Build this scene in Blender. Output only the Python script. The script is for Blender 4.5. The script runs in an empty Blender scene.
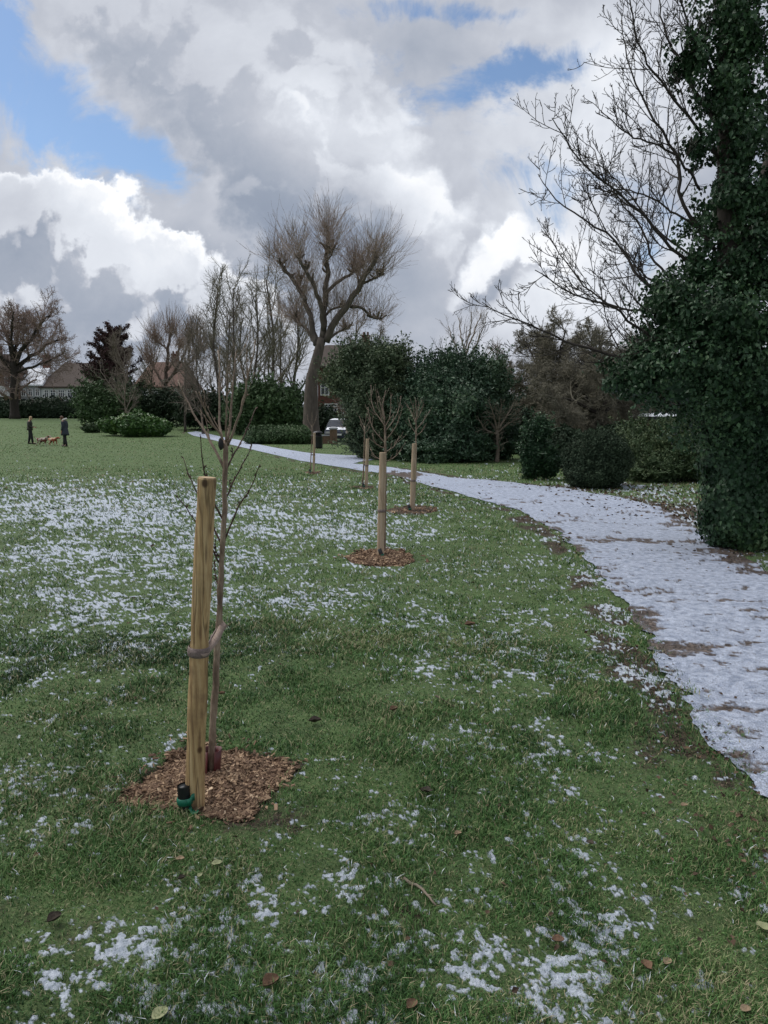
import bpy, bmesh, math, random
import numpy as np
from mathutils import Vector

rng = np.random.default_rng(7)
random.seed(7)
S = bpy.context.scene
COL = S.collection
F = 760.0                      # focal length in pixels of a 768 x 1024 picture
TH = math.atan(95 / F)         # camera looks this far below the horizon
EYE = 1.6

# ------------------------------------------------------------------ camera
cd = bpy.data.cameras.new('camera')
cam = bpy.data.objects.new('camera', cd)
COL.objects.link(cam)
cam.location = (0, 0, EYE)
cam.rotation_euler = (math.pi / 2 - TH, 0, 0)
cd.sensor_fit = 'VERTICAL'
cd.sensor_height = 24.0
cd.lens = 24.0 * F / 1024
cd.clip_start = 0.05
cd.clip_end = 6000
S.camera = cam
S.render.resolution_x = 768
S.render.resolution_y = 1024

# ------------------------------------------------------------------ view
S.view_settings.view_transform = 'Standard'
S.view_settings.look = 'None'
S.view_settings.gamma = 1
S.view_settings.exposure = 0.95
S.render.engine = 'CYCLES'
S.cycles.max_bounces = 5
S.cycles.diffuse_bounces = 2
S.cycles.glossy_bounces = 2
S.cycles.transparent_max_bounces = 4
S.cycles.use_denoising = True


class NT:
    """small helper around a node tree"""
    def __init__(self, tree):
        self.t = tree
        self.n = tree.nodes
        self.l = tree.links

    def node(self, typ, **kw):
        nd = self.n.new(typ)
        for k, v in kw.items():
            setattr(nd, k, v)
        return nd

    def put(self, sock, val):
        if val is None:
            return
        if hasattr(val, 'is_output') or hasattr(val, 'links'):
            self.l.new(val, sock)
        else:
            sock.default_value = val

    def math(self, op, a, b=None, c=None, clamp=False):
        nd = self.node('ShaderNodeMath', operation=op, use_clamp=clamp)
        self.put(nd.inputs[0], a)
        self.put(nd.inputs[1], b)
        self.put(nd.inputs[2], c)
        return nd.outputs[0]

    def vmath(self, op, a, b=None, scale=None):
        nd = self.node('ShaderNodeVectorMath', operation=op)
        self.put(nd.inputs[0], a)
        self.put(nd.inputs[1], b)
        if scale is not None:
            self.put(nd.inputs['Scale'], scale)
        return nd.outputs['Value'] if op in ('DOT_PRODUCT', 'LENGTH', 'DISTANCE') else nd.outputs[0]

    def noise(self, vec, scale, detail=3, rough=0.5, out='Fac', dist=0.0):
        nd = self.node('ShaderNodeTexNoise')
        self.put(nd.inputs['Vector'], vec)
        nd.inputs['Scale'].default_value = scale
        nd.inputs['Detail'].default_value = detail
        nd.inputs['Roughness'].default_value = rough
        nd.inputs['Distortion'].default_value = dist
        return nd.outputs[out]

    def rng(self, v, a, b, c=0.0, d=1.0, smooth=True):
        nd = self.node('ShaderNodeMapRange', interpolation_type='SMOOTHSTEP' if smooth else 'LINEAR')
        self.put(nd.inputs['Value'], v)
        for k, x in zip(('From Min', 'From Max', 'To Min', 'To Max'), (a, b, c, d)):
            self.put(nd.inputs[k], x)
        return nd.outputs['Result']

    def mix(self, f, a, b, blend='MIX'):
        nd = self.node('ShaderNodeMix', data_type='RGBA', blend_type=blend)
        self.put(nd.inputs[0], f)
        self.put(nd.inputs[6], a if not isinstance(a, tuple) else (*a[:3], 1))
        self.put(nd.inputs[7], b if not isinstance(b, tuple) else (*b[:3], 1))
        return nd.outputs[2]


# ------------------------------------------------------------------ sky
SUN_EL, SUN_AZ = math.radians(52), math.radians(-60)   # azimuth from +Y towards +X
W = bpy.data.worlds.new('World')
S.world = W
W.use_nodes = True
w = NT(W.node_tree)
w.n.clear()
tc = w.node('ShaderNodeTexCoord')
sky = w.node('ShaderNodeTexSky', sky_type='NISHITA', sun_disc=False)
sky.sun_elevation = SUN_EL
sky.sun_rotation = SUN_AZ
sky.air_density = 1.0
sky.dust_density = 0.6
sky.ozone_density = 2.0
sep = w.node('ShaderNodeSeparateXYZ')
w.l.new(tc.outputs['Generated'], sep.inputs[0])
ay = w.math('MAXIMUM', w.math('ABSOLUTE', sep.outputs[1]), 0.22)
U = w.math('DIVIDE', sep.outputs[0], ay)
V = w.math('DIVIDE', sep.outputs[2], ay)
cmb = w.node('ShaderNodeCombineXYZ')
w.l.new(U, cmb.inputs[0]); w.l.new(V, cmb.inputs[1]); w.l.new(sep.outputs[1], cmb.inputs[2])
P = cmb.outputs[0]


def uv_of(px, py):
    a, b = (px - 384) / F, (512 - py) / F
    dy = math.cos(TH) + b * math.sin(TH)
    dz = -math.sin(TH) + b * math.cos(TH)
    return a / dy, dz / dy


# billowing warp
n1 = w.noise(P, 6.0, 6, 0.62, 'Color')
wv = w.vmath('SCALE', w.vmath('SUBTRACT', n1, (0.5, 0.5, 0.5)), scale=0.15)
n0 = w.noise(P, 1.8, 2, 0.5, 'Color')
wv0 = w.vmath('SCALE', w.vmath('SUBTRACT', n0, (0.5, 0.5, 0.5)), scale=0.08)
Q = w.vmath('ADD', w.vmath('ADD', P, wv), wv0)


def blobs(lst, vec, base=0.0):
    """sum of soft elliptical fields (centre px, py, radii px, amplitude, tilt degrees)"""
    acc = base
    for (px, py, rx, ry, amp, *tilt) in lst:
        u, v = uv_of(px, py)
        mp = w.node('ShaderNodeMapping', vector_type='TEXTURE')
        mp.inputs['Location'].default_value = (u, v, 0)
        mp.inputs['Rotation'].default_value = (0, 0, math.radians(tilt[0] if tilt else 0))
        mp.inputs['Scale'].default_value = (rx / F, ry / F, 1e6)
        w.l.new(vec, mp.inputs['Vector'])
        d2 = w.vmath('DOT_PRODUCT', mp.outputs[0], mp.outputs[0])
        g = w.math('EXPONENT', w.math('MULTIPLY', d2, -1.0))
        acc = w.math('MULTIPLY_ADD', g, amp, acc)
    return acc


def puff(vec, scale):
    vo = w.node('ShaderNodeTexVoronoi', feature='F1')
    w.l.new(vec, vo.inputs['Vector'])
    vo.inputs['Scale'].default_value = scale
    vo.inputs['Detail'].default_value = 2.0
    vo.inputs['Roughness'].default_value = 0.55
    return w.math('SUBTRACT', 0.42, vo.outputs['Distance'])


UP = (-0.012, 0.045, 0.0)
pf0 = puff(Q, 11.0)
pf1 = puff(w.vmath('ADD', Q, UP), 11.0)
soft = w.noise(P, 2.6, 5, 0.55)
soft2 = w.noise(w.vmath('ADD', P, (-.02, .05, 0)), 2.6, 6, 0.55)


def layer(lst, k=0.55, lo=.46, hi=.58):
    """a cumulus bank: mask, and how much its upper side faces the light"""
    f0 = w.math('MULTIPLY_ADD', pf0, k, blobs(lst, Q))
    f1 = w.math('MULTIPLY_ADD', pf1, k, blobs(lst, w.vmath('ADD', Q, UP)))
    m = w.rng(f0, lo, hi)
    lit = w.rng(w.math('SUBTRACT', f0, f1), -.05, .34)
    return f0, m, lit


# far veil: pale, blue-grey, with clear holes
hole = blobs([(52, 118, 54, 66, .95, 30), (138, 172, 62, 34, 1.0, -38), (0, 36, 30, 50, .9), (484, 80, 92, 26, 1.05, 8), (450, 4, 90, 16, .75),
              (560, 66, 40, 20, .35), (470, 170, 44, 34, 0.35), (640, 250, 24, 40, 0.3), (880, 150, 120, 120, 0.9), (-160, 60, 110, 150, 0.9),
              (-420, 250, 150, 80, 0.8), (1250, 240, 160, 60, 0.8)], Q)
hole = w.math('ADD', hole, w.math('MULTIPLY', w.math('SUBTRACT', w.noise(P, 7.0, 6, .65, dist=.6), 0.5), 2.8))
clear = w.rng(hole, 0.30, 1.0)
veil = blobs([(560, 250, 90, 60, .22), (620, 90, 80, 60, .26), (520, 20, 70, 30, .10), (60, 338, 120, 12, .12), (90, 300, 160, 24, -.20), (250, 300, 110, 26, -.10),
              (430, 300, 100, 50, -.10), (570, 150, 40, 30, .1), (380, 340, 120, 20, .08), (520, 215, 50, 60, .12), (470, 120, 60, 30, .10), (600, 330, 120, 40, .08)], Q, 0.49)
veil = w.math('ADD', veil, w.math('MULTIPLY', w.math('SUBTRACT', soft, .5), .50))
veil = w.math('ADD', veil, w.math('MULTIPLY', w.math('SUBTRACT', soft, soft2), .8))
# big grey mass overhead with its bright right flank
fA, mA, litA = layer([(150, 40, 120, 80, 1.0, -8), (250, 110, 110, 80, .9, -25), (300, 200, 120, 66, .9, -20), (380, 150, 62, 90, .9), (330, 30, 90, 60, .7), (420, 220, 46, 50, .6), (300, 265, 100, 44, .7), (400, 255, 60, 40, .5), (70, 10, 60, 40, .5)], .75, .26, .86)
shA = blobs([(415, 140, 40, 60, .30), (320, 125, 80, 34, .24, -8), (440, 215, 44, 40, .22), (265, 235, 120, 50, -.20), (190, 150, 90, 60, -.16, -30), (340, 255, 80, 34, -.14), (90, 40, 60, 60, -.04),
             (110, 80, 80, 60, -.03), (340, 30, 80, 40, .08), (378, 14, 26, 30, .12)], w.vmath('ADD', P, w.vmath('SCALE', w.vmath('ADD', wv, wv0), scale=.7)), .47)
shA = w.math('ADD', shA, w.math('MULTIPLY', w.math('SUBTRACT', litA, .3), .16))
shA = w.math('ADD', shA, w.math('MULTIPLY', w.math('SUBTRACT', soft, .5), .30))
# left bank with crisp white tops
fB, mB, litB = layer([(-20, 190, 80, 62, 1.0, -30), (60, 250, 110, 56, .9, -10), (90, 212, 46, 24, .5), (180, 285, 100, 52, .9, -14), (150, 240, 60, 24, .35), (-120, 260, 150, 80, 1.0), (205, 262, 50, 26, .35), (90, 335, 260, 60, 1.1), (-200, 380, 260, 100, 1.0)], .95, .38, .66)
rimB = w.rng(fB, 1.05, .5)
shB = blobs([(90, 205, 60, 26, .18), (20, 215, 60, 34, -.15), (120, 305, 190, 40, -.05), (205, 240, 50, 22, .10), (150, 262, 90, 20, .08)], Q, .44)
shB = w.math('ADD', shB, w.math('MULTIPLY', rimB, .20))
shB = w.math('ADD', shB, w.math('MULTIPLY', w.math('SUBTRACT', litB, .3), .34))
# small bright tower right of centre
fC, mC, litC = layer([(478, 236, 30, 40, .7), (505, 262, 70, 40, .7), (600, 250, 90, 54, .7), (450, 285, 60, 26, .5), (1000, 200, 140, 70, .9), (-420, 120, 120, 60, .9)], .75, .30, .85)
shC = w.math('ADD', blobs([(486, 210, 22, 22, .2), (480, 300, 120, 26, -.18), (600, 330, 160, 30, -.06)], Q, .60), w.math('MULTIPLY', w.math('SUBTRACT', litC, .3), .40))


def fmix(f, a, b):
    nd = w.node('ShaderNodeMix', data_type='FLOAT')
    w.put(nd.inputs[0], f); w.put(nd.inputs[2], a); w.put(nd.inputs[3], b)
    return nd.outputs[0]


bright = fmix(mC, veil, shC)
bright = fmix(mA, bright, shA)
bright = fmix(mB, bright, shB)
fine_ = w.noise(P, 15.0, 6, .62, dist=.4)
bright = w.math('ADD', bright, w.math('MULTIPLY', w.math('SUBTRACT', fine_, .5), .20))
clear = w.math('MULTIPLY', clear, w.math('SUBTRACT', 1.0, mA))
clear = w.math('MULTIPLY', clear, w.math('SUBTRACT', 1.0, mB))
clear = w.math('MULTIPLY', clear, w.math('SUBTRACT', 1.0, mC))
ramp = w.node('ShaderNodeValToRGB')
ramp.color_ramp.interpolation = 'LINEAR'
els = ramp.color_ramp.elements
els[0].position = 0.0; els[0].color = (0.20, 0.24, 0.32, 1)
els[1].position = 1.0; els[1].color = (0.96, 0.96, 0.96, 1)
for p_, c_ in ((0.25, (0.27, 0.31, 0.385, 1)), (0.5, (0.445, 0.47, 0.53, 1)), (0.75, (0.66, 0.69, 0.745, 1))):
    e = els.new(p_); e.color = c_
w.l.new(bright, ramp.inputs[0])
bg1 = w.node('ShaderNodeBackground')
w.l.new(w.mix(1.0, sky.outputs[0], (0.88, 0.97, 1.04), 'MULTIPLY'), bg1.inputs[0]); bg1.inputs[1].default_value = 0.062
bg2 = w.node('ShaderNodeBackground')
w.l.new(ramp.outputs[0], bg2.inputs[0]); bg2.inputs[1].default_value = 0.625
mixw = w.node('ShaderNodeMixShader')
w.l.new(w.math('SUBTRACT', 1.0, w.math('MULTIPLY', clear, 0.94)), mixw.inputs[0])
w.l.new(bg1.outputs[0], mixw.inputs[1]); w.l.new(bg2.outputs[0], mixw.inputs[2])
wo = w.node('ShaderNodeOutputWorld')
w.l.new(mixw.outputs[0], wo.inputs[0])
try:
    W.cycles.sampling_method = 'MANUAL'
    W.cycles.sample_map_resolution = 512
except Exception:
    pass

# ------------------------------------------------------------------ sun (veiled by cloud)
sd = bpy.data.lights.new('sun', 'SUN')
sd.energy = 1.5
sd.angle = math.radians(55)
sd.color = (1.0, 0.97, 0.92)
sun = bpy.data.objects.new('sun', sd)
COL.objects.link(sun)
sdir = Vector((math.sin(SUN_AZ) * math.cos(SUN_EL), math.cos(SUN_AZ) * math.cos(SUN_EL), math.sin(SUN_EL)))
sun.rotation_euler = (-sdir).to_track_quat('-Z', 'Y').to_euler()
sun.location = (0, 0, 60)

# ------------------------------------------------------------------ helpers
def smooth(a, b, x):
    t = np.clip((np.asarray(x, float) - a) / (b - a), 0, 1)
    return t * t * (3 - 2 * t)


def _h(i, j, k, s):
    n = (i.astype(np.int64) * 374761393 + j.astype(np.int64) * 668265263 + k.astype(np.int64) * 2147483647 + s * 1274126177) & 0xffffffff
    n = ((n ^ (n >> 13)) * 1274126177) & 0xffffffff
    n = ((n ^ (n >> 16)) * 2246822519) & 0xffffffff
    return ((n ^ (n >> 15)) & 0xffffff) / float(0xffffff)


def vn2(x, y, s=0):
    x = np.asarray(x, float); y = np.asarray(y, float)
    i = np.floor(x).astype(np.int64); j = np.floor(y).astype(np.int64)
    fx = x - i; fy = y - j
    fx = fx * fx * (3 - 2 * fx); fy = fy * fy * (3 - 2 * fy)
    z = np.zeros_like(i)
    a = _h(i, j, z, s); b = _h(i + 1, j, z, s); c = _h(i, j + 1, z, s); d = _h(i + 1, j + 1, z, s)
    return (a * (1 - fx) + b * fx) * (1 - fy) + (c * (1 - fx) + d * fx) * fy


def fbm2(x, y, octv=4, s=0, gain=0.5):
    a = 1.0; t = 0.0; r = 0.0
    cx, sx = math.cos(0.6), math.sin(0.6)
    for o in range(octv):
        r = r + a * vn2(x, y, s + o); t += a; a *= gain
        x, y = (x * cx - y * sx) * 2.03 + 17.1, (x * sx + y * cx) * 2.03 - 5.3
    return r / t


def vn3(p, s=0):
    i = np.floor(p).astype(np.int64); f = p - i
    f = f * f * (3 - 2 * f)
    r = 0
    for a in (0, 1):
        for b in (0, 1):
            for c in (0, 1):
                wgt = (f[:, 0] if a else 1 - f[:, 0]) * (f[:, 1] if b else 1 - f[:, 1]) * (f[:, 2] if c else 1 - f[:, 2])
                r = r + wgt * _h(i[:, 0] + a, i[:, 1] + b, i[:, 2] + c, s)
    return r


def nrm(v):
    return v / np.maximum(np.linalg.norm(v, axis=-1, keepdims=True), 1e-9)


# terrain: flat park, the field climbs gently beyond about 50 m
def gz0(x, y):
    return 1.45 * smooth(48, 92, y) + 0 * np.asarray(x, float)


def gz(x, y):
    x = np.asarray(x, float); y = np.asarray(y, float)
    r = np.hypot(x, y)
    k = 1 - smooth(15, 40, r)
    return gz0(x, y) + k * ((fbm2(x * 1.3, y * 1.3, 3, 40) - 0.5) * 0.05) + (fbm2(x * 9, y * 9, 3, 61) - .5) * .022 * (1 - smooth(5, 16, r))


def ray(px, py):
    a, b = (px - 384) / F, (512 - py) / F
    return np.array([a, math.cos(TH) + b * math.sin(TH), -math.sin(TH) + b * math.cos(TH)])


def at(px, py, Y):
    """the point at distance Y in front of the viewer that the photo shows at px, py"""
    d = ray(px, py)
    return np.array([0, 0, EYE]) + d * (Y / d[1])


def G(px, py):
    """where the sight line of a photo point meets the ground"""
    d = ray(px, py)
    ys = np.concatenate([np.arange(1.0, 30, 0.02), np.arange(30, 400, 0.1)])
    z = EYE + d[2] / d[1] * ys
    hit = np.nonzero(z <= gz0(0, ys))[0]
    Y = ys[hit[0]] if len(hit) else 120.0
    return at(px, py, Y)


def to_px(x, y, z):
    """photo column and row of a world point in front"""
    dz = np.asarray(z) - EYE
    f = np.asarray(y) * math.cos(TH) - dz * math.sin(TH)
    u = np.asarray(y) * math.sin(TH) + dz * math.cos(TH)
    f = np.maximum(f, 0.05)
    return 384 + F * np.asarray(x) / f, 512 - F * u / f


def link(name, me, parent=None):
    o = bpy.data.objects.new(name, me)
    COL.objects.link(o)
    if parent is not None:
        o.parent = parent
    return o


def mesh(name, V, FS, mats, parent=None, fattr=None, vattr=None, midx=None, smooth_=False):
    """V (n,3); FS list of (m,k) index arrays; one mesh object"""
    V = np.asarray(V, np.float32).reshape(-1, 3)
    if parent is not None:
        off = np.array(parent.location, np.float32)
        V = V - off
    FS = [np.asarray(f, np.int32) for f in FS if len(f)]
    me = bpy.data.meshes.new(name)
    me.vertices.add(len(V)); me.vertices.foreach_set('co', V.ravel())
    idx = np.concatenate([f.ravel() for f in FS])
    ks = np.concatenate([np.full(len(f), f.shape[1], np.int32) for f in FS])
    st = np.concatenate([[0], np.cumsum(ks)[:-1]]).astype(np.int32)
    me.loops.add(len(idx)); me.loops.foreach_set('vertex_index', idx)
    me.polygons.add(len(ks)); me.polygons.foreach_set('loop_start', st)
    if not isinstance(mats, (list, tuple)):
        mats = [mats]
    for m in mats:
        me.materials.append(m)
    if midx is not None:
        me.polygons.foreach_set('material_index', np.asarray(midx, np.int32))
    me.polygons.foreach_set('use_smooth', np.full(len(ks), bool(smooth_)))
    me.update(calc_edges=True)
    for dct, dom in ((fattr, 'FACE'), (vattr, 'POINT')):
        for k, v in (dct or {}).items():
            a = me.attributes.new(k, 'FLOAT', dom)
            a.data.foreach_set('value', np.asarray(v, np.float32))
    return link(name, me, parent)


def tag(o, label=None, cat=None, group=None, kind=None):
    if label: o['label'] = label
    if cat: o['category'] = cat
    if group: o['group'] = group
    if kind: o['kind'] = kind
    return o


def thing(name, loc, label, cat, group=None):
    o = bpy.data.objects.new(name, None)
    o.empty_display_size = 0.2
    COL.objects.link(o)
    o.location = tuple(float(c) for c in loc)
    return tag(o, label, cat, group)


class MB:
    """collects shapes for ONE mesh"""
    def __init__(self):
        self.V = []; self.F = {}; self.n = 0; self.mi = {}; self.at = {}

    def add(self, V, Fa, mi=0, a=None):
        V = np.asarray(V, float).reshape(-1, 3)
        for f in (Fa if isinstance(Fa, list) else [Fa]):
            f = np.asarray(f, int)
            if not len(f):
                continue
            k = f.shape[1]
            self.F.setdefault(k, []).append(f + self.n)
            self.mi.setdefault(k, []).append(np.full(len(f), mi))
            self.at.setdefault(k, []).append(np.full(len(f), 0.5) if a is None else np.broadcast_to(a, (len(f),)))
        self.V.append(V); self.n += len(V)
        return self

    def box(self, c, s, rz=0.0, mi=0, taper=0.0, bevel=None):
        c = np.asarray(c, float); s = np.asarray(s, float) / 2
        v = np.array([[sx, sy, sz] for sz in (-1, 1) for sy in (-1, 1) for sx in (-1, 1)], float)
        v[:, :2] *= np.where(v[:, 2:] > 0, 1 - taper, 1)
        v *= s
        cr, sr = math.cos(rz), math.sin(rz)
        v = np.stack([v[:, 0] * cr - v[:, 1] * sr, v[:, 0] * sr + v[:, 1] * cr, v[:, 2]], 1) + c
        f = [[0, 2, 3, 1], [4, 5, 7, 6], [0, 1, 5, 4], [2, 6, 7, 3], [0, 4, 6, 2], [1, 3, 7, 5]]
        return self.add(v, np.array(f), mi)

    def tube(self, pts, r, sides=8, mi=0, cap=True):
        pts = np.asarray(pts, float); r = np.broadcast_to(np.asarray(r, float), (len(pts),))
        V, Fq = tubes(pts[None], r[None], sides)
        self.add(V, Fq, mi)
        if cap:
            b = self.n - len(V)
            for base, rev in ((0, True), ((len(pts) - 1) * sides, False)):
                ring = list(range(base, base + sides))
                if rev: ring = ring[::-1]
                self.F.setdefault(sides, []).append(np.array([ring]) + b)
                self.mi.setdefault(sides, []).append(np.array([mi]))
                self.at.setdefault(sides, []).append(np.array([0.5]))
        return self

    def build(self, name, mats, parent=None, smooth_=False, rnd=True):
        ks = sorted(self.F)
        FS = [np.concatenate(self.F[k]) for k in ks]
        mi = np.concatenate([np.concatenate(self.mi[k]) for k in ks])
        at_ = np.concatenate([np.concatenate(self.at[k]) for k in ks])
        return mesh(name, np.concatenate(self.V), FS, mats, parent, {'rnd': at_} if rnd else None, None, mi, smooth_)


def tubes(P, R, s):
    """P (N,K,3), R (N,K) -> verts, quads of N tapered tubes"""
    N, K = P.shape[:2]
    T = np.empty_like(P)
    T[:, 1:-1] = P[:, 2:] - P[:, :-2]; T[:, 0] = P[:, 1] - P[:, 0]; T[:, -1] = P[:, -1] - P[:, -2]
    T = nrm(T)
    ax = np.zeros((N, 3)); t0 = T[:, 0]
    use = np.abs(t0[:, 2]) < 0.8
    ax[use] = (0, 0, 1); ax[~use] = (1, 0, 0)
    ref = ax[:, None, :]
    u = nrm(ref - (ref * T).sum(-1, keepdims=True) * T)
    v = np.cross(T, u)
    a = np.arange(s) * 2 * math.pi / s
    V = P[:, :, None, :] + R[:, :, None, None] * (np.cos(a)[None, None, :, None] * u[:, :, None, :] + np.sin(a)[None, None, :, None] * v[:, :, None, :])
    base = (np.arange(N) * K * s)[:, None, None] + (np.arange(K - 1) * s)[None, :, None]
    j = np.arange(s)[None, None, :]; j2 = (np.arange(s) + 1) % s
    j2 = j2[None, None, :]
    Fq = np.stack([base + j, base + j2, base + s + j2, base + s + j], -1).reshape(-1, 4)
    return V.reshape(-1, 3), Fq


def grow(P0, D0, L, R0, R1, K, wob=0.15, trop=0.0, tv=(0, 0, 1)):
    N = len(P0)
    P = np.empty((N, K, 3)); P[:, 0] = P0
    d = nrm(D0); L = np.broadcast_to(L, (N,)); R0 = np.broadcast_to(R0, (N,)); R1 = np.broadcast_to(R1, (N,))
    tv = np.array(tv, float)
    for k in range(1, K):
        d = nrm(d + wob * rng.standard_normal((N, 3)) + trop * tv)
        P[:, k] = P[:, k - 1] + d * (L / (K - 1))[:, None]
    t = np.linspace(0, 1, K)[None]
    return P, R0[:, None] * (1 - t) + R1[:, None] * t


def kids(P, R, n, t0=0.25, t1=1.0, ang=50, sd=12, power=1.0):
    """n points per parent with outgoing directions -> pos, dir, parent radius, t, parent length"""
    N, K = P.shape[:2]
    t = (np.arange(n)[None] + rng.random((N, n))) / n
    t = t0 + (t1 - t0) * t ** power
    f = t * (K - 1); i = np.minimum(f.astype(int), K - 2); fr = (f - i)[..., None]
    ii = np.arange(N)[:, None]
    a, b = P[ii, i], P[ii, i + 1]
    pos = a * (1 - fr) + b * fr
    T = nrm(b - a)
    rad = R[ii, i] * (1 - fr[..., 0]) + R[ii, i + 1] * fr[..., 0]
    q = rng.standard_normal((N, n, 3))
    q = nrm(q - (q * T).sum(-1, keepdims=True) * T)
    an = np.radians(ang + sd * rng.standard_normal((N, n)))[..., None]
    D = np.cos(an) * T + np.sin(an) * q
    Ln = np.linalg.norm(P[:, 1:] - P[:, :-1], axis=-1).sum(1)
    Lp = np.broadcast_to(Ln[:, None], (N, n))
    return pos.reshape(-1, 3), D.reshape(-1, 3), rad.ravel(), t.ravel(), Lp.ravel()


def poly(pts, K):
    """smooth curve through points"""
    pts = np.asarray(pts, float)
    n = len(pts)
    if n == 2:
        t = np.linspace(0, 1, K)[:, None]
        return pts[0] * (1 - t) + pts[1] * t
    seg = np.concatenate([[0], np.cumsum(np.linalg.norm(np.diff(pts, axis=0), axis=1))])
    q = np.linspace(0, seg[-1], K)
    ext = np.vstack([2 * pts[0] - pts[1], pts, 2 * pts[-1] - pts[-2]])
    i = np.clip(np.searchsorted(seg, q, side='right') - 1, 0, n - 2)
    t = ((q - seg[i]) / np.maximum(seg[i + 1] - seg[i], 1e-9))[:, None]
    p0, p1, p2, p3 = ext[i], ext[i + 1], ext[i + 2], ext[i + 3]
    return 0.5 * (2 * p1 + (p2 - p0) * t + (2 * p0 - 5 * p1 + 4 * p2 - p3) * t ** 2 + (3 * p1 - 3 * p2 + p3 - p0) * t ** 3)

# ------------------------------------------------------------------ materials
def mat(name):
    m = bpy.data.materials.new(name)
    m.use_nodes = True
    t = NT(m.node_tree)
    return m, t, t.n['Principled BSDF']


def vary(name, stops, scale=3.0, rough=0.7, amount=0.5, bump=0.0, bscale=40.0, spec=0.3, stretch=None, detail=4, use_rnd=True):
    """procedural surface: colour ramp driven by noise and by the per-piece random attribute"""
    m, t, b = mat(name)
    tcn = t.node('ShaderNodeTexCoord').outputs['Object']
    vec = tcn
    if stretch:
        mp = t.node('ShaderNodeMapping'); mp.inputs['Scale'].default_value = stretch
        t.l.new(tcn, mp.inputs[0]); vec = mp.outputs[0]
    n = t.noise(vec, scale, detail, 0.6)
    f = t.rng(n, 0.25, 0.75, 0, 1, False)
    if use_rnd:
        a = t.node('ShaderNodeAttribute', attribute_name='rnd').outputs['Fac']
        f = t.math('ADD', t.math('MULTIPLY', f, 1 - amount), t.math('MULTIPLY', a, amount))
    r = t.node('ShaderNodeValToRGB')
    e = r.color_ramp.elements
    e[0].position = stops[0][0]; e[0].color = (*stops[0][1], 1)
    e[1].position = stops[-1][0]; e[1].color = (*stops[-1][1], 1)
    for p, c in stops[1:-1]:
        x = e.new(p); x.color = (*c, 1)
    t.l.new(f, r.inputs[0]); t.l.new(r.outputs[0], b.inputs['Base Color'])
    b.inputs['Roughness'].default_value = rough
    b.inputs['Specular IOR Level'].default_value = spec
    if bump:
        bn = t.node('ShaderNodeBump'); bn.inputs['Strength'].default_value = bump
        bn.inputs['Distance'].default_value = 0.02
        t.l.new(t.noise(vec, bscale, 5, 0.6), bn.inputs['Height'])
        t.l.new(bn.outputs[0], b.inputs['Normal'])
    return m


def plain(name, c, rough=0.6, spec=0.4, metal=0.0):
    return vary(name, [(0, tuple(0.85 * k for k in c)), (1, tuple(min(1, 1.12 * k) for k in c))], 6, rough, 0, 0, spec=spec, use_rnd=False)


M = {}
M['bark_grey'] = vary('bark_grey', [(0, (.045, .036, .030)), (.6, (.10, .082, .068)), (1, (.17, .145, .12))], 6, .9, .25, .6, 30, stretch=(1, 1, .3))
M['bark_brown'] = vary('bark_brown', [(0, (0.0550, 0.0391, 0.0312)), (.6, (0.1265, 0.0943, 0.0744)), (1, (0.2090, 0.1667, 0.1320))], 5, .9, .25, .6, 24, stretch=(1, 1, .3))
M['bark_dark'] = vary('bark_dark', [(0, (.018, .015, .012)), (1, (.060, .050, .042))], 6, .9, .25, .5, 30, stretch=(1, 1, .3))
M['bark_pale'] = vary('bark_pale', [(0, (.11, .09, .07)), (1, (.27, .22, .17))], 6, .85, .25, .4, 30, stretch=(1, 1, .3))
M['twig_brown'] = vary('twig_brown', [(0, (0.1430, 0.1040, 0.0878)), (1, (0.3770, 0.2860, 0.2430))], 2, .9, .6)
M['twig_pale'] = vary('twig_pale', [(0, (.17, .125, .10)), (1, (.42, .33, .27))], 2, .9, .6)
M['twig_red'] = vary('twig_red', [(0, (.085, .048, .042)), (1, (.19, .115, .095))], 2, .9, .6)
M['twig_grey'] = vary('twig_grey', [(0, (0.1020, 0.0864, 0.0696)), (1, (0.2880, 0.2400, 0.1980))], 2, .9, .6)
M['twig_olive'] = vary('twig_olive', [(0, (.075, .070, .050)), (1, (.23, .21, .15))], 2, .9, .6)
M['twig_rust'] = vary('twig_rust', [(0, (.070, .066, .050)), (1, (.23, .21, .155))], 2, .9, .6)
M['ivy'] = vary('ivy_leaf', [(0, (.012, .034, .014)), (.55, (.030, .070, .030)), (.85, (.065, .125, .050)), (1, (.12, .17, .075))], 1.2, .45, .7, spec=.3)
M['holly'] = vary('evergreen_leaf', [(0, (0.0199, 0.0455, 0.0260)), (.6, (0.0435, 0.0875, 0.0455)), (1, (0.0997, 0.1575, 0.0731))], .6, .5, .5, spec=.35)
M['yew'] = vary('yew_leaf', [(0, (0.0270, 0.0473, 0.0260)), (.5, (0.0709, 0.1046, 0.0520)), (1, (0.2025, 0.2363, 0.1219))], .5, .6, .5, spec=.3)
M['laurel'] = vary('laurel_leaf', [(0, (0.0264, 0.0660, 0.0176)), (.55, (0.0660, 0.1380, 0.0330)), (1, (0.1560, 0.2400, 0.0660))], .8, .4, .6, spec=.4)
M['hedge_dark'] = vary('hedge_dark_leaf', [(0, (0.0140, 0.0270, 0.0156)), (1, (0.0476, 0.0750, 0.0390))], .4, .7, .5, spec=.2)
M['hedge_mid'] = vary('hedge_mid_leaf', [(0, (0.0293, 0.0595, 0.0240)), (1, (0.0894, 0.1487, 0.0570))], .6, .6, .5, spec=.3)
M['bramble'] = vary('bramble_leaf', [(0, (.022, .040, .016)), (.5, (.050, .085, .034)), (1, (.12, .15, .06))], .9, .6, .5, spec=.3)
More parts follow.
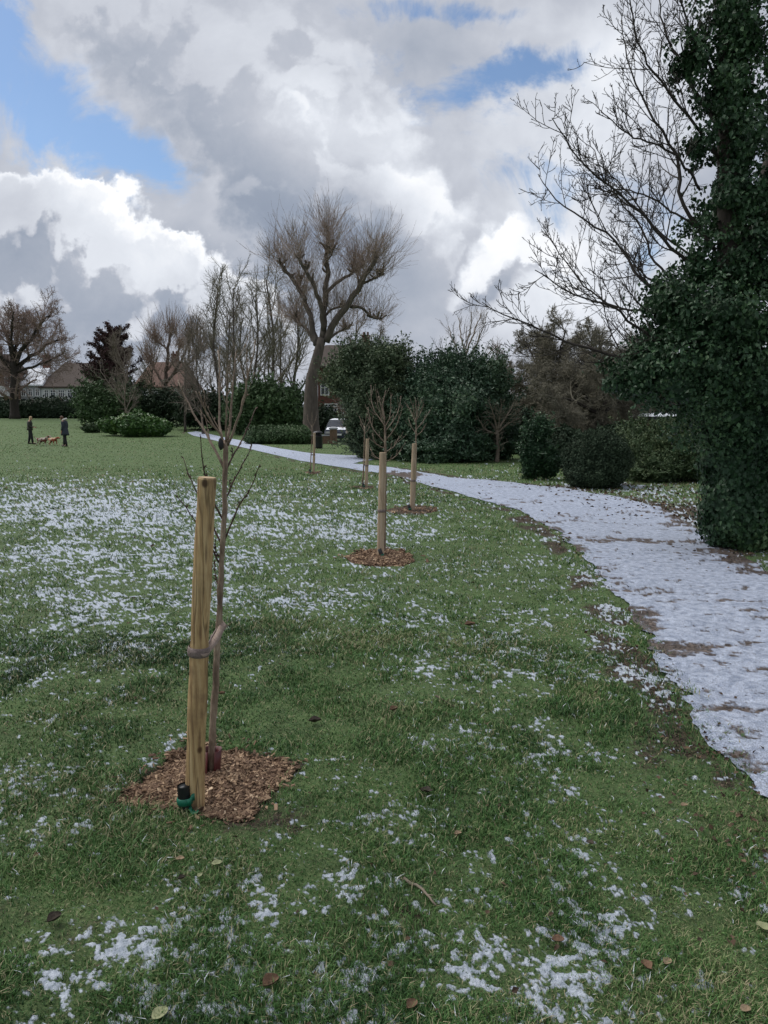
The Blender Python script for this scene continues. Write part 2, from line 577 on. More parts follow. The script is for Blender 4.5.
M['purple'] = vary('purple_leaf', [(0, (.035, .018, .018)), (1, (.105, .058, .055))], .6, .7, .6, spec=.2)
M['dead_leaf'] = vary('dead_leaf', [(0, (.026, .018, .013)), (.6, (.085, .054, .034)), (1, (.20, .145, .09))], 2, .8, .8, spec=.2)
M['soil'] = vary('soil', [(0, (.018, .012, .009)), (1, (.06, .04, .028))], 20, .95, .2, .8, 60)
M['chips'] = vary('bark_chips', [(0, (.036, .023, .016)), (.38, (.16, .10, .066)), (.75, (.38, .265, .17)), (1, (.66, .53, .38))], 30, .85, .85, spec=.2)
M['snow_clean'] = vary('snow_clean', [(0, (.70, .73, .78)), (1, (.86, .88, .92))], 8, .7, 0, .4, 30, use_rnd=False)


def lawn_material():
    m, t, b = mat('lawn_ground')
    P_ = t.node('ShaderNodeTexCoord').outputs['Object']
    snow = t.node('ShaderNodeAttribute', attribute_name='snow').outputs['Fac']
    mud = t.node('ShaderNodeAttribute', attribute_name='mud').outputs['Fac']
    big = t.noise(P_, 0.35, 4, 0.6)
    mid = t.noise(P_, 5.0, 5, 0.65)
    fine = t.noise(P_, 60.0, 4, 0.7)
    dirt = t.mix(t.rng(t.noise(P_, 38, 6, .75), .38, .62), (.014, .011, .008), (.085, .064, .045))
    dirt = t.mix(t.rng(t.noise(P_, 75, 3, .7), .58, .66), dirt, (.17, .13, .09))
    g1 = t.mix(t.rng(mid, .35, .65), (.028, .062, .018), (.074, .145, .044))
    g1 = t.mix(t.rng(fine, .3, .75), g1, (.13, .17, .070))
    g1 = t.mix(t.math('MULTIPLY', t.rng(big, .42, .62), .5), g1, (.095, .140, .060))
    mm = t.rng(t.math('ADD', mud, t.math('MULTIPLY', t.math('SUBTRACT', t.noise(P_, 22, 4, .7), .5), .8)), .35, .65)
    c = t.mix(mm, g1, dirt)
    ss = t.rng(t.math('ADD', snow, t.math('MULTIPLY', t.math('SUBTRACT', t.noise(P_, 110, 3, .7), .5), .7)), .30, .72)
    sc = t.mix(t.rng(t.noise(P_, 40, 5, .7), .3, .7), (.30, .35, .41), (.62, .67, .75))
    c = t.mix(ss, c, sc)
    t.l.new(c, b.inputs['Base Color'])
    b.inputs['Roughness'].default_value = .85
    b.inputs['Specular IOR Level'].default_value = .2
    bn = t.node('ShaderNodeBump'); bn.inputs['Strength'].default_value = .9; bn.inputs['Distance'].default_value = .03
    t.l.new(t.math('ADD', t.noise(P_, 45, 6, .7), t.math('MULTIPLY', ss, .35)), bn.inputs['Height'])
    t.l.new(bn.outputs[0], b.inputs['Normal'])
    return m


def path_material():
    m, t, b = mat('path_surface')
    P_ = t.node('ShaderNodeTexCoord').outputs['Object']
    snow = t.node('ShaderNodeAttribute', attribute_name='snow').outputs['Fac']
    v = t.node('ShaderNodeTexVoronoi'); v.inputs['Scale'].default_value = 55
    t.l.new(P_, v.inputs['Vector'])
    stones = t.mix(t.math('MULTIPLY', v.outputs['Color'], 1.0), (.022, .017, .015), (.21, .165, .14))
    c = t.mix(t.math('MULTIPLY', t.rng(t.noise(P_, 3, 4, .6), .4, .65), .6), stones, (.045, .032, .025))
    c = t.mix(t.rng(t.noise(P_, 38, 5, .75), .50, .62), c, (.016, .012, .010))
    ss = t.rng(t.math('ADD', snow, t.math('MULTIPLY', t.math('SUBTRACT', t.noise(P_, 90, 4, .7), .5), .8)), .25, .75)
    sc = t.mix(t.rng(t.noise(P_, 14, 6, .72), .32, .66), (.28, .33, .44), (.58, .64, .77))
    ss = t.math('MULTIPLY', ss, t.rng(t.noise(P_, 170, 3, .7), .62, .50, .45, 1.0))
    c = t.mix(ss, c, sc)
    t.l.new(c, b.inputs['Base Color'])
    b.inputs['Roughness'].default_value = .75
    b.inputs['Specular IOR Level'].default_value = .3
    bn = t.node('ShaderNodeBump'); bn.inputs['Strength'].default_value = .8; bn.inputs['Distance'].default_value = .03
    t.l.new(t.math('ADD', t.noise(P_, 26, 6, .7), t.math('MULTIPLY', ss, .35)), bn.inputs['Height'])
    t.l.new(bn.outputs[0], b.inputs['Normal'])
    return m


M['lawn'] = lawn_material()
M['path'] = path_material()
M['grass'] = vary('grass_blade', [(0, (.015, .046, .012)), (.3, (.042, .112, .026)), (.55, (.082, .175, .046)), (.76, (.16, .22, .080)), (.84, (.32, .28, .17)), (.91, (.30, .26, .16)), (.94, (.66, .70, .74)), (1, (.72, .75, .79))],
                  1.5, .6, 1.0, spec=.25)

# ------------------------------------------------------------------ ground layout
def world_poly(px_pts, extra=()):
    pts = [G(*p)[:2] for p in px_pts] + [np.array(e, float) for e in extra]
    return np.array(pts)


left_edge = [(183, 433.5), (212, 439.5), (240, 447), (270, 454), (300, 461), (330, 466), (360, 470.5), (395, 476), (430, 486), (470, 497), (520, 511), (560, 533),
             (590, 562), (615, 595), (640, 628), (662, 668), (690, 715), (725, 765), (768, 822)]
right_edge = [(768, 572), (730, 549), (700, 530), (660, 508), (620, 498), (560, 488), (500, 482), (450, 477.5), (415, 471.5), (385, 467), (350, 463.5),
              (378, 459.5), (379, 456.5), (345, 455.5), (310, 453.5), (275, 448), (240, 440.5), (205, 433), (196, 431.5)]
POLY = np.vstack([world_poly(left_edge, [(1.95, 1.6), (2.2, 0.4), (2.6, -2), (3.0, -8), (3.6, -60)]),
                  np.array([(7.0, -60), (6.0, -8), (5.3, -2), (5.0, 1.5), (4.8, 4.5)]), world_poly(right_edge)])


def sd_poly(x, y, PG):
    """signed distance to a polygon outline, negative inside"""
    x = np.asarray(x, float); y = np.asarray(y, float)
    d = np.full(x.shape, 1e9); ins = np.zeros(x.shape, bool)
    n = len(PG)
    for i in range(n):
        ax_, ay_ = PG[i]; bx_, by_ = PG[(i + 1) % n]
        ex, ey = bx_ - ax_, by_ - ay_
        t = np.clip(((x - ax_) * ex + (y - ay_) * ey) / (ex * ex + ey * ey + 1e-12), 0, 1)
        d = np.minimum(d, np.hypot(x - ax_ - t * ex, y - ay_ - t * ey))
        c = ((ay_ > y) != (by_ > y)) & (x < ex * (y - ay_) / (ey if abs(ey) > 1e-12 else 1e-12) + ax_)
        ins ^= c
    return np.where(ins, -d, d)


def gsum(px, py, L):
    r = 0
    for a, b, rx, ry, amp in L:
        r = r + amp * np.exp(-((px - a) / rx) ** 2 - ((py - b) / ry) ** 2)
    return r


BEDS = {
    0: world_poly([(117, 801), (150, 772), (190, 747), (240, 752), (297, 766), (270, 795), (240, 822), (180, 806)]),
    1: world_poly([(346, 557), (360, 551), (385, 549.5), (408, 553), (414, 560), (400, 566), (370, 566), (352, 562)]),
    2: world_poly([(384, 511), (398, 507.5), (415, 506), (434, 508), (437, 511.5), (420, 514), (398, 514)]),
    3: world_poly([(352, 487.5), (360, 485.7), (371, 486), (373, 488), (365, 489.5)]),
    4: world_poly([(304, 472.3), (310, 471), (319, 471.2), (321, 473), (312, 474)]),
}


def layers(x, y):
    """snow and bare-earth amounts on the lawn, distance from the path, noise"""
    px, py = to_px(x, y, gz0(x, y))
    front = y > 0.6
    sd = sd_poly(x, y, POLY)
    D = 0.14 + gsum(px, py, [(90, 500, 220, 20, .34), (180, 528, 200, 32, .24), (60, 585, 160, 50, .28), (260, 600, 130, 50, .12), (40, 660, 150, 40, .18), (430, 600, 130, 90, .06), (520, 760, 130, 90, .10),
                              (370, 531, 100, 13, .22), (320, 480, 90, 8, .06), (180, 930, 100, 60, .12), (340, 900, 80, 50, .14), (430, 965, 130, 60, .17),
                              (200, 1015, 130, 32, .22), (480, 900, 130, 60, .10), (380, 870, 80, 30, .14), (575, 835, 50, 50, .20), (620, 930, 60, 60, .14), (560, 790, 28, 26, .12), (430, 780, 60, 60, .09),
                              (90, 980, 80, 40, .18), (480, 640, 110, 60, .12), (620, 540, 40, 30, .1), (500, 472, 90, 6, .16), (640, 492, 60, 6, .34), (600, 486, 60, 3, .3), (690, 520, 40, 14, .22), (560, 980, 60, 50, .16), (340, 720, 60, 40, -.04)])
    D = D * np.where(py < 476, np.where(np.hypot(x, y) > 40, 0.0, .35), 1)
    D = D + (.5 - .055) * 0 + .07 * smooth(.45, .6, fbm2(x * .9, y * .9, 2, 9))
    D = np.where(front, D, .2)
    edge = np.exp(-((sd - .12) / .22) ** 2)
    D = D + edge * np.where(py > 560, .34, .16) * smooth(.35, .65, fbm2(x * 2.1, y * 2.1, 2, 77))
    D = D - gsum(px, py, [(240, 700, 150, 55, .10), (130, 850, 120, 50, .10), (600, 560, 60, 60, .06), (620, 720, 50, 60, .05)])
    layers.density = D
    v = .14 * fbm2(x * 1.7, y * 1.7, 2, 3) + .28 * fbm2(x * 8.5, y * 8.5, 3, 11, .6) + .58 * fbm2(x * 38, y * 38, 3, 23, .75)
    thr = .5 + .40 * (.5 - D)
    snow = smooth(thr - .05, thr + .09, v)
    snow = np.maximum(snow, .45 * smooth(thr - .09, thr + .02, v))
    mud = np.exp(-((sd - .22) / .20) ** 2) * .75 * smooth(.3, .6, fbm2(x * 1.5, y * 1.5, 3, 51))
    mud = mud + gsum(px, py, [(690, 512, 60, 12, .8), (720, 545, 50, 14, .7), (560, 487, 60, 4, .4), (700, 760, 40, 40, .22), (745, 840, 60, 70, .06), (100, 900, 130, 60, .12), (330, 870, 130, 50, .14),
                              (250, 830, 60, 18, .4), (650, 720, 40, 60, .25), (440, 930, 90, 80, .18), (60, 850, 70, 40, .1), (520, 520, 20, 8, .5), (650, 484, 90, 4, .5)]) * front
    mud = mud + .30 * smooth(.48, .66, fbm2(x * 2.3, y * 2.3, 3, 401)) * smooth(11, 4, np.hypot(x, y))
    mud = mud * (1 - .85 * np.exp(-((px - 745) / 70) ** 2 - ((py - 845) / 45) ** 2) * front)
    mud = mud * (.55 + .9 * fbm2(x * 6, y * 6, 3, 91))
    for k, B in BEDS.items():
        near = (np.abs(x - B[:, 0].mean()) < 2) & (np.abs(y - B[:, 1].mean()) < 2.5)
        if near.any():
            s_ = sd_poly(x[near], y[near], B)
            q = np.zeros(x.shape); q[near] = smooth(.06, -.02, s_)
            mud = mud * (1 - q) + 1.0 * q
            snow = snow * (1 - q)
    snow = snow * (1 - smooth(26, 40, np.hypot(x, y)))
    return np.clip(snow, 0, 1), np.clip(mud, 0, 1), sd


# polar sheet round the standing point, fine in front, out to the horizon
st = 1.35 / F
angs = np.arange(math.radians(68), math.radians(1.0), -st)
rr = np.concatenate([[0.02, .2, .4], EYE / np.tan(angs)])
rr = np.concatenate([rr, rr[-1] * 1.12 ** np.arange(1, 36)])
fa = np.arange(-math.radians(34), math.radians(34), st)
ba = np.linspace(math.radians(34), math.radians(326), 98)
aa = np.concatenate([fa, ba])
RR, AA = np.meshgrid(rr, aa, indexing='ij')
gx = (RR * np.sin(AA)); gy = (RR * np.cos(AA))
nr, na = gx.shape
fx_, fy_ = gx.ravel(), gy.ravel()
snow, mud, sdist = layers(fx_, fy_)
beddip = np.zeros_like(fx_)
for k, B in BEDS.items():
    if k < 2:
        near = (np.abs(fx_ - B[:, 0].mean()) < 2) & (np.abs(fy_ - B[:, 1].mean()) < 2)
        q = smooth(.03, -.03, sd_poly(fx_[near], fy_[near], B)); beddip[near] += q * .035
gzz = gz(fx_, fy_) + snow * .006 - beddip
i0 = (np.arange(nr - 1)[:, None] * na); j0 = np.arange(na)[None]; j1 = (np.arange(na) + 1)[None] % na
quads = np.stack([i0 + j0, i0 + j1, i0 + na + j1, i0 + na + j0], -1).reshape(-1, 4)[:, ::-1]
lawn = mesh('lawn', np.stack([fx_, fy_, gzz], 1), [quads], M['lawn'], None, None, {'snow': snow, 'mud': mud}, None, True)
tag(lawn, 'park lawn with thin patchy snow over short green grass', None, None, 'structure')

# path: a thin sheet over the ground, ragged edges
ppx, ppy = to_px(fx_, fy_, gz0(fx_, fy_))
D = .755 + gsum(ppx, ppy, [(650, 541, 55, 4, -.45), (720, 552, 40, 10, -.3), (690, 600, 60, 5, -.12), (735, 690, 40, 26, -.16), (760, 770, 30, 40, -.25), (620, 560, 10, 4, -.5),
                          (395, 475, 32, 4, -.8), (640, 590, 30, 8, -.2), (700, 650, 60, 8, -.25), (745, 560, 30, 12, -.5), (690, 520, 30, 8, -.4), (590, 520, 40, 4, -.25)])
D = D - .46 * smooth(-.40, -.02, sdist) * smooth(20, 5, np.hypot(fx_, fy_)) * smooth(.3, .6, fbm2(fx_ * 1.2, fy_ * 1.2, 2, 5))
D = np.where(fy_ > .6, D, .7) + .12 * smooth(10, 25, np.hypot(fx_, fy_))
v = .25 * fbm2(fx_ * 1.3, fy_ * 3.0, 3, 103) + .37 * fbm2(fx_ * 5, fy_ * 11, 3, 111) + .28 * fbm2(fx_ * 26, fy_ * 34, 3, 123, .65) + .10 * fbm2(fx_ * 1.1, fy_ * 5.0, 3, 223)
thr = .5 + .40 * (.5 - D)
psnow = smooth(thr - .13, thr + .10, v)
psnow = np.maximum(psnow, .34 * smooth(.40, .62, fbm2(fx_ * 15, fy_ * 22, 3, 333)) * (D > .2))
pz = gzz + .006 + psnow * .010 - snow * .008 * 1.0 + (fbm2(fx_ * 7, fy_ * 9, 3, 71) - .5) * .016 * (1 - smooth(6, 20, np.hypot(fx_, fy_)))
jit = sdist + (fbm2(fx_ * 5, fy_ * 5, 4, 131) - .5) * .34 * (1 - .6 * smooth(8, 30, np.hypot(fx_, fy_)))
def path_off(x, y):
    s_ = sd_poly(x, y, POLY)
    rr__ = np.hypot(x, y)
    return s_ + (fbm2(x * 5, y * 5, 4, 131) - .5) * .24 * (1 - .75 * smooth(6, 22, rr__))


jit = path_off(fx_, fy_)
inside = (jit < 0)
qi = inside[quads].any(1)
pq = quads[qi]
used = np.unique(pq)
ux, uy = fx_[used].copy(), fy_[used].copy()
out_ = jit[used] >= 0
for _ in range(3):                      # pull the rim of the sheet onto the true edge
    e_ = .01
    xo, yo = ux[out_], uy[out_]
    f0 = path_off(xo, yo); gx_ = (path_off(xo + e_, yo) - f0) / e_; gy_ = (path_off(xo, yo + e_) - f0) / e_
    g2 = np.maximum(gx_ ** 2 + gy_ ** 2, .5)
    ux[out_] = xo - f0 * gx_ / g2 * .8; uy[out_] = yo - f0 * gy_ / g2 * .8
remap = np.full(len(fx_), -1); remap[used] = np.arange(len(used))
pz = np.maximum(pz, gzz + .004)
pzu = pz[used] + (gz0(ux, uy) - gz0(fx_[used], fy_[used]))
path = mesh('path', np.stack([ux, uy, pzu], 1), [remap[pq]], M['path'], None, None, {'snow': psnow[used]}, None, True)
tag(path, 'snow covered footpath curving through the park', None, None, 'structure')

# ------------------------------------------------------------------ grass blades
def scatter(n, r0, r1, p=1.0, spread=37):
    u = rng.random(n) ** p
    r = np.exp(np.log(r0) + (np.log(r1) - np.log(r0)) * u)
    a = np.radians((rng.random(n) * 2 - 1) * spread)
    return r * np.sin(a), r * np.cos(a)


def blades(n, r0, r1, h0, h1, w0, w1):
    x, y = scatter(n, r0, r1)
    # gather in tufts
    cs, cm, sd_ = layers(x, y)
    dn = layers.density
    keep = path_off(x, y) > .02 - .16 * rng.random(len(x)) ** 2.5
    for B in list(BEDS.values())[:3]:
        near = (np.abs(x - B[:, 0].mean()) < 2) & (np.abs(y - B[:, 1].mean()) < 2)
        s_ = np.ones(len(x)); s_[near] = sd_poly(x[near], y[near], B)
        keep &= s_ > -.012
    tuft = fbm2(x * 3.5, y * 3.5, 3, 201)
    keep &= rng.random(len(x)) > cs * .45
    keep &= rng.random(len(x)) > np.clip(cm * 1.0, 0, .82)
    keep &= rng.random(len(x)) < .80 + .9 * smooth(.3, .6, tuft)
    keep &= rng.random(len(x)) < 1 - .75 * smooth(12, 26, np.hypot(x, y)) * (r0 < 10)
    x, y, tuft, cs, dn = x[keep], y[keep], tuft[keep], cs[keep], dn[keep]
    n = len(x); r = np.hypot(x, y)
    f = smooth(r0, r1, r)
    h = (h0 + (h1 - h0) * f) * (.45 + .8 * rng.random(n)) * (.68 + .8 * smooth(.3, .7, tuft))
    wd = (w0 + (w1 - w0) * f) * (.7 + .6 * rng.random(n))
    a = rng.random(n) * 2 * math.pi
    lean = (.25 + .9 * rng.random(n)) * h
    side = np.stack([-np.sin(a), np.cos(a), np.zeros(n)], 1)
    out = np.stack([np.cos(a), np.sin(a), np.zeros(n)], 1)
    a2 = a + rng.normal(0, .9, n)
    out2 = np.stack([np.cos(a2), np.sin(a2), np.zeros(n)], 1)
    b = np.stack([x, y, gz(x, y) - .006], 1)
    up = np.array([0, 0, 1.0])
    mid = b + out * (lean * .35)[:, None] + up * (h * .62)[:, None]
    tip = mid + out2 * (lean * .75)[:, None] + up * (h * .30)[:, None]
    w_ = (wd / 2)[:, None]
    Vb = np.stack([b - side * w_, b + side * w_, mid + side * w_ * .8, mid - side * w_ * .8, tip], 1).reshape(-1, 3)
    i = np.arange(n)[:, None] * 5
    q = i + np.array([[0, 1, 2, 3]]); t_ = i + np.array([[3, 2, 4]])
    hue = np.clip(.36 + .20 * rng.standard_normal(n) + .7 * (fbm2(x * .8, y * .8, 3, 301) - .5) + .5 * (fbm2(x * 4, y * 4, 2, 311) - .5), 0, .8)
    dead = rng.random(n) < .10 + .16 * smooth(.5, .7, fbm2(x * 1.7, y * 1.7, 3, 451))
    hue[dead] = .80 + .06 * rng.random(dead.sum())
    hue = np.minimum(hue, .88)
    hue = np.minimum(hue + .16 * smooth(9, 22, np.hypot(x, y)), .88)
    frost = rng.random(n) < np.clip((dn - .05) * .8, 0, .45) * (.08 + .92 * smooth(4, 7.5, np.hypot(x, y))) * smooth(.40, .62, fbm2(x * 9, y * 9, 3, 511)) * (1 - smooth(24, 34, np.hypot(x, y)))
    hue[frost] = .97
    return Vb, q, t_, hue


parts_ = [blades(int(430000), 1.3, 6.0, .023, .028, .0026, .0055), blades(int(270000), 5.0, 26.0, .026, .045, .0055, .020), blades(120000, 14.0, 80.0, .028, .035, .014, .07)]
nv = 0; VV = []; QQ = []; TT = []; HH = []
for Vb, q, t_, hue in parts_:
    VV.append(Vb); QQ.append(q + nv); TT.append(t_ + nv); HH.append(hue); nv += len(Vb)
hh = np.concatenate(HH)
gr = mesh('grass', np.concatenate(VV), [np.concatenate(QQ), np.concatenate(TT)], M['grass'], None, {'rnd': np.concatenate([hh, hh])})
tag(gr, 'short green grass blades poking through thin snow', 'grass', None, 'stuff')

# ------------------------------------------------------------------ bare trees
def bare_tree(name, base, label, group, trunk_pts, r0, r1, levels, bark, twig, limbs=(), sides=7, cat='tree', extra=None, ivy=None):
    """trunk_pts: world points. limbs: list of (points, r0, r1) main limbs.
    levels: list of dicts(n,t0,t1,ang,len,rr,K,wob,trop,minr) applied to the trunk and limbs, then to their children"""
    root = thing(name, base, label, cat, group)
    tm = MB()
    K = 14
    Pt = poly(trunk_pts, K)
    R = r0 + (r1 - r0) * np.linspace(0, 1, K) ** .8
    R[0] *= 1.35; R[1] *= 1.1
    tm.tube(Pt, R, sides + 4)
    allP = [Pt[None]]; allR = [R[None]]
    for pts, a, b in limbs:
        q = poly(pts, K)
        q[1:-1] += rng.normal(0, .012, (K - 2, 3)) * np.linalg.norm(q[-1] - q[0]) * .6
        rr_ = a + (b - a) * np.linspace(0, 1, K)
        tm.tube(q, rr_, sides)
        allP.append(q[None]); allR.append(rr_[None])
    tm.build('trunk', bark, root, True)
    cur = (np.concatenate(allP), np.concatenate(allR))
    tw = MB()
    for li, L in enumerate(levels):
        pos, D, rad, t, Lp = kids(cur[0], cur[1], L['n'], L.get('t0', .3), L.get('t1', 1), L.get('ang', 45), L.get('sd', 12))
        k = rng.random(len(pos)) < L.get('p', 1)
        pos, D, rad, t, Lp = pos[k], D[k], rad[k], t[k], Lp[k]
        up = L.get('up', 0)
        D = nrm(D + np.array([0, 0, up]))
        if 'abs' in L:
            ln = L['abs'] * (.55 + .7 * rng.random(len(pos)))
        else:
            ln = Lp * L['len'] * (1.15 - .6 * t) * (.65 + .6 * rng.random(len(pos)))
        ra = np.maximum(rad * L.get('rr', .5), L.get('minr', .006))
        Pn, Rn = grow(pos, D, ln, ra, np.maximum(ra * L.get('tip', .3), L.get('minr', .006) * .6), L.get('K', 6), L.get('wob', .18), L.get('trop', .05))
        V_, F_ = tubes(Pn, Rn, L.get('s', 4))
        s_ = L.get('s', 4); kq = L.get('K', 6) - 1
        tw.add(V_, F_, 0, np.repeat(rng.random(len(pos)), kq * s_))
        cur = (Pn, Rn)
    if extra is not None:
        for Pn, Rn, s_ in extra:
            V_, F_ = tubes(Pn, Rn, s_)
            tw.add(V_, F_, 0, np.repeat(rng.random(len(Pn)), (Pn.shape[1] - 1) * s_))
    tw.build('crown', twig, root)
    return root


def leaf_quads(C, Nn, size, aspect=.6, droop=None):
    """folded leaf shapes at centres C facing Nn"""
    n = len(C)
    q = rng.standard_normal((n, 3))
    if droop is not None:
        q = q * .45 + np.array(droop)
    T = nrm(q - (q * Nn).sum(1, keepdims=True) * Nn)
    B = np.cross(Nn, T)
    s = np.broadcast_to(size, (n,))[:, None] * (.65 + .7 * rng.random((n, 1)))
    b = C - T * s * .5
    tip = C + T * s * .5
    l = C - T * s * .08 + B * s * aspect * .5 + Nn * s * .12
    r = C - T * s * .08 - B * s * aspect * .5 + Nn * s * .12
    V_ = np.stack([b, r, tip, l], 1).reshape(-1, 3)
    i = np.arange(n)[:, None] * 4
    return V_, i + np.array([[0, 1, 2, 3]])


def ico(sub=3):
    bm = bmesh.new(); bmesh.ops.create_icosphere(bm, subdivisions=sub, radius=1)
    V_ = np.array([v.co for v in bm.verts]); Fa = np.array([[v.index for v in f.verts] for f in bm.faces]); bm.free()
    return V_, Fa


ICO = ico(4)


def lump(d, c, seed, amp):
    """uneven radius factor for direction d on the clump at c"""
    p = d * 2.2 + c * .7
    return 1 + amp * ((vn3(p, seed) - .5) * 1.3 + (vn3(p * 2.6 + 9, seed + 1) - .5) * .8)


def bush_mesh(mb, ells, n, size, seed=1, amp=.35, shell=.22, core=.80, aspect=.55, droop=None, ground=0.0, sprig=0.0, flat=0, gaps=.0, outm=1.0):
    """ells: (cx,cy,cz,rx,ry,rz[,weight])"""
    E = np.array([e[:6] for e in ells], float)
    ar = (E[:, 3] * E[:, 4] + E[:, 4] * E[:, 5] + E[:, 3] * E[:, 5]) * np.array([e[6] if len(e) > 6 else 1 for e in ells])
    pick = rng.choice(len(E), n, p=ar / ar.sum())
    d = nrm(rng.standard_normal((n, 3)))
    c = E[pick, :3]; r = E[pick, 3:6]
    f = lump(d, c, seed, amp)
    depth = 1 - shell * rng.random(n) ** 1.6 + .05 * rng.standard_normal(n)
    if sprig:
        sp = rng.random(n) < .12
        depth = np.where(sp, depth + sprig * rng.random(n) * (vn3(d * 7 + c, seed + 5) > .5), depth)
    p = c + d * r * (f * depth)[:, None]
    keep = p[:, 2] > ground
    for k in range(len(E)):
        q = (p - E[k, :3]) / E[k, 3:6]
        dd = nrm(q)
        ins = np.linalg.norm(q, axis=1) < lump(dd, np.repeat(E[k:k + 1, :3], len(p), 0), seed, amp) * .74
        keep &= ~(ins & (pick != k))
    if gaps:
        keep &= vn3(p * (2.2 / max(size * 9, .3)), seed + 8) > gaps
    p, d, c, r = p[keep], d[keep], c[keep], r[keep]
    N_ = nrm(nrm(d / r) * outm + .75 * rng.standard_normal(p.shape))
    V_, F_ = leaf_quads(p, N_, size, aspect, droop)
    hue = np.clip(.5 + .22 * rng.standard_normal(len(p)) + .9 * (vn3(p * 1.1, seed + 3) - .5), 0, 1)
    mb.add(V_, F_, 0, hue)
    if core:
        for e in E:
            Vc = ICO[0]
            ff = lump(Vc, np.repeat(e[None, :3], len(Vc), 0), seed, amp)
            P_ = e[:3] + Vc * e[3:6] * (ff * core)[:, None]
            P_[:, 2] = np.maximum(P_[:, 2], ground - .1)
            P_ += (vn3(P_ * (1.2 / size) * .35, seed + 7)[:, None] - .5) * size * 1.4
            mb.add(P_, ICO[1], 0, .35)
    return mb


def sprays(mb, ells, n, size, length, seed=2, k=14, zmin=.2):
    E = np.array([e[:6] for e in ells], float)
    pick = rng.integers(0, len(E), n)
    d = nrm(rng.standard_normal((n, 3)) + [0, 0, .35])
    p = E[pick, :3] + d * E[pick, 3:6] * (lump(d, E[pick, :3], seed, .4) * .88)[:, None]
    ok = p[:, 2] > zmin
    for j in range(len(E)):
        ok &= ~((np.linalg.norm((p - E[j, :3]) / E[j, 3:6], axis=1) < .72) & (pick != j))
    p, d = p[ok], d[ok]
    P_, R_ = grow(p, d + [0, 0, .5] + .35 * rng.standard_normal(p.shape), length * (.4 + .9 * rng.random(len(p)) ** 1.5), .012, .006, 6, .16, .06)
    V_, F_ = tubes(P_, R_, 3); mb.add(V_, F_, 0, .3)
    sel = np.repeat(np.arange(len(P_)), k); t = rng.random(len(sel)) * 4.99; i = t.astype(int); fr = (t - i)[:, None]
    c = P_[sel, i] * (1 - fr) + P_[sel, i + 1] * fr + rng.normal(0, size * .45, (len(sel), 3))
    V_, F_ = leaf_quads(c, nrm(rng.standard_normal(c.shape) + [0, 0, .5]), size, .5)
    mb.add(V_, F_, 0, np.clip(.55 + .25 * rng.standard_normal(len(c)), 0, 1))


def ell(px, py, rx, ry, Y, rd=None):
    """clump seen at px,py with radii rx,ry in the photo, at distance Y; rd = depth radius in metres"""
    c = at(px, py, Y)
    k = Y / F
    return (c[0], c[1], c[2], rx * k, (rd if rd else rx * k), ry * k)


def bush(name, ells, label, cat, m, n, size, group=None, parent=None, part=None, spray=None, **kw):
    E = np.array([e[:3] for e in ells])
    mb = MB(); bush_mesh(mb, ells, n, size, **kw)
    if spray: sprays(mb, ells, spray[0], size, spray[1], kw.get('seed', 1))
    o = mb.build(part or name, m, parent)
    if parent is None:
        tag(o, label, cat, group)
    return o


# ---- the great pollarded tree in the middle, 55 m away
YB = 55.0
def W_(pts, Y, dy=0.0, z0=None):
    out = []
    for i, p in enumerate(pts):
        out.append(at(p[0], p[1], Y + dy * i / max(len(pts) - 1, 1)))
    return out


gb = float(gz0(0, YB))
limb_px = [
    ([(316, 345), (309, 309), (296, 285), (281, 264)], 1.5, .34), ([(324, 330), (320, 302), (308, 275), (297, 255)], -1.8, .30),
    ([(322, 340), (326, 285), (327, 258), (328, 232)], .3, .36), ([(326, 342), (337, 318), (352, 300), (366, 275), (377, 256)], -1.2, .42),
    ([(327, 292), (338, 282), (352, 273), (361, 266)], 1.6, .22), ([(351, 307), (362, 308), (372, 317), (381, 319)], 2.0, .18),
    ([(364, 283), (373, 279), (384, 274)], -.6, .16), ([(316, 345), (308, 332), (299, 322), (292, 317)], 2.2, .22),
    ([(330, 338), (338, 332), (349, 328)], 1.8, .17), ([(322, 318), (335, 308), (350, 307)], .8, .16), ([(306, 300), (300, 290), (300, 278)], 2.4, .14),
    ([(326, 262), (332, 254), (333, 248)], -1, .10), ([(360, 285), (358, 276), (360, 268)], 2.4, .10),
]
lims = []; knobs = []
for pts, dy, r in limb_px:
    q = W_(pts, YB, dy)
    lims.append((q, r * .64, r * .34)); knobs.append((q[-1], r, pts))
ends = []; dirs = []; lens = []
ctr = at(330, 300, YB)
for (q, r, pts) in knobs:
    nsh = int(45 + 190 * r) if r > .2 else 45
    out = nrm((q - ctr)[None])[0]
    for k in range(nsh):
        d = nrm((rng.standard_normal(3) * np.array([.75, .75, .45]) + np.array([0, 0, .9]) + out * .30)[None])[0]
        ends.append(q + rng.normal(0, .38, 3)); dirs.append(d); lens.append((1.1 + 1.55 * rng.random()) * (1.0 if r > .2 else .75))
for (pl, a, b) in lims:                     # weaker shoots all along the limbs
    pp = poly(pl, 30)
    for k in range(80):
        j = rng.integers(6, 30)
        d = nrm((rng.standard_normal(3) * .5 + np.array([0, 0, .9]))[None])[0]
        ends.append(pp[j] + rng.normal(0, .12, 3)); dirs.append(d); lens.append(.8 + 1.9 * rng.random())
Pn, Rn = grow(np.array(ends), np.array(dirs), np.array(lens), .0110, .0060, 6, .07, .05)
pos, D, rad, t, Lp = kids(Pn, Rn, 3, .3, .95, 22, 7)
P2, R2 = grow(pos, D, Lp * .35 * (.5 + rng.random(len(pos))), .007, .0055, 4, .08, .08)
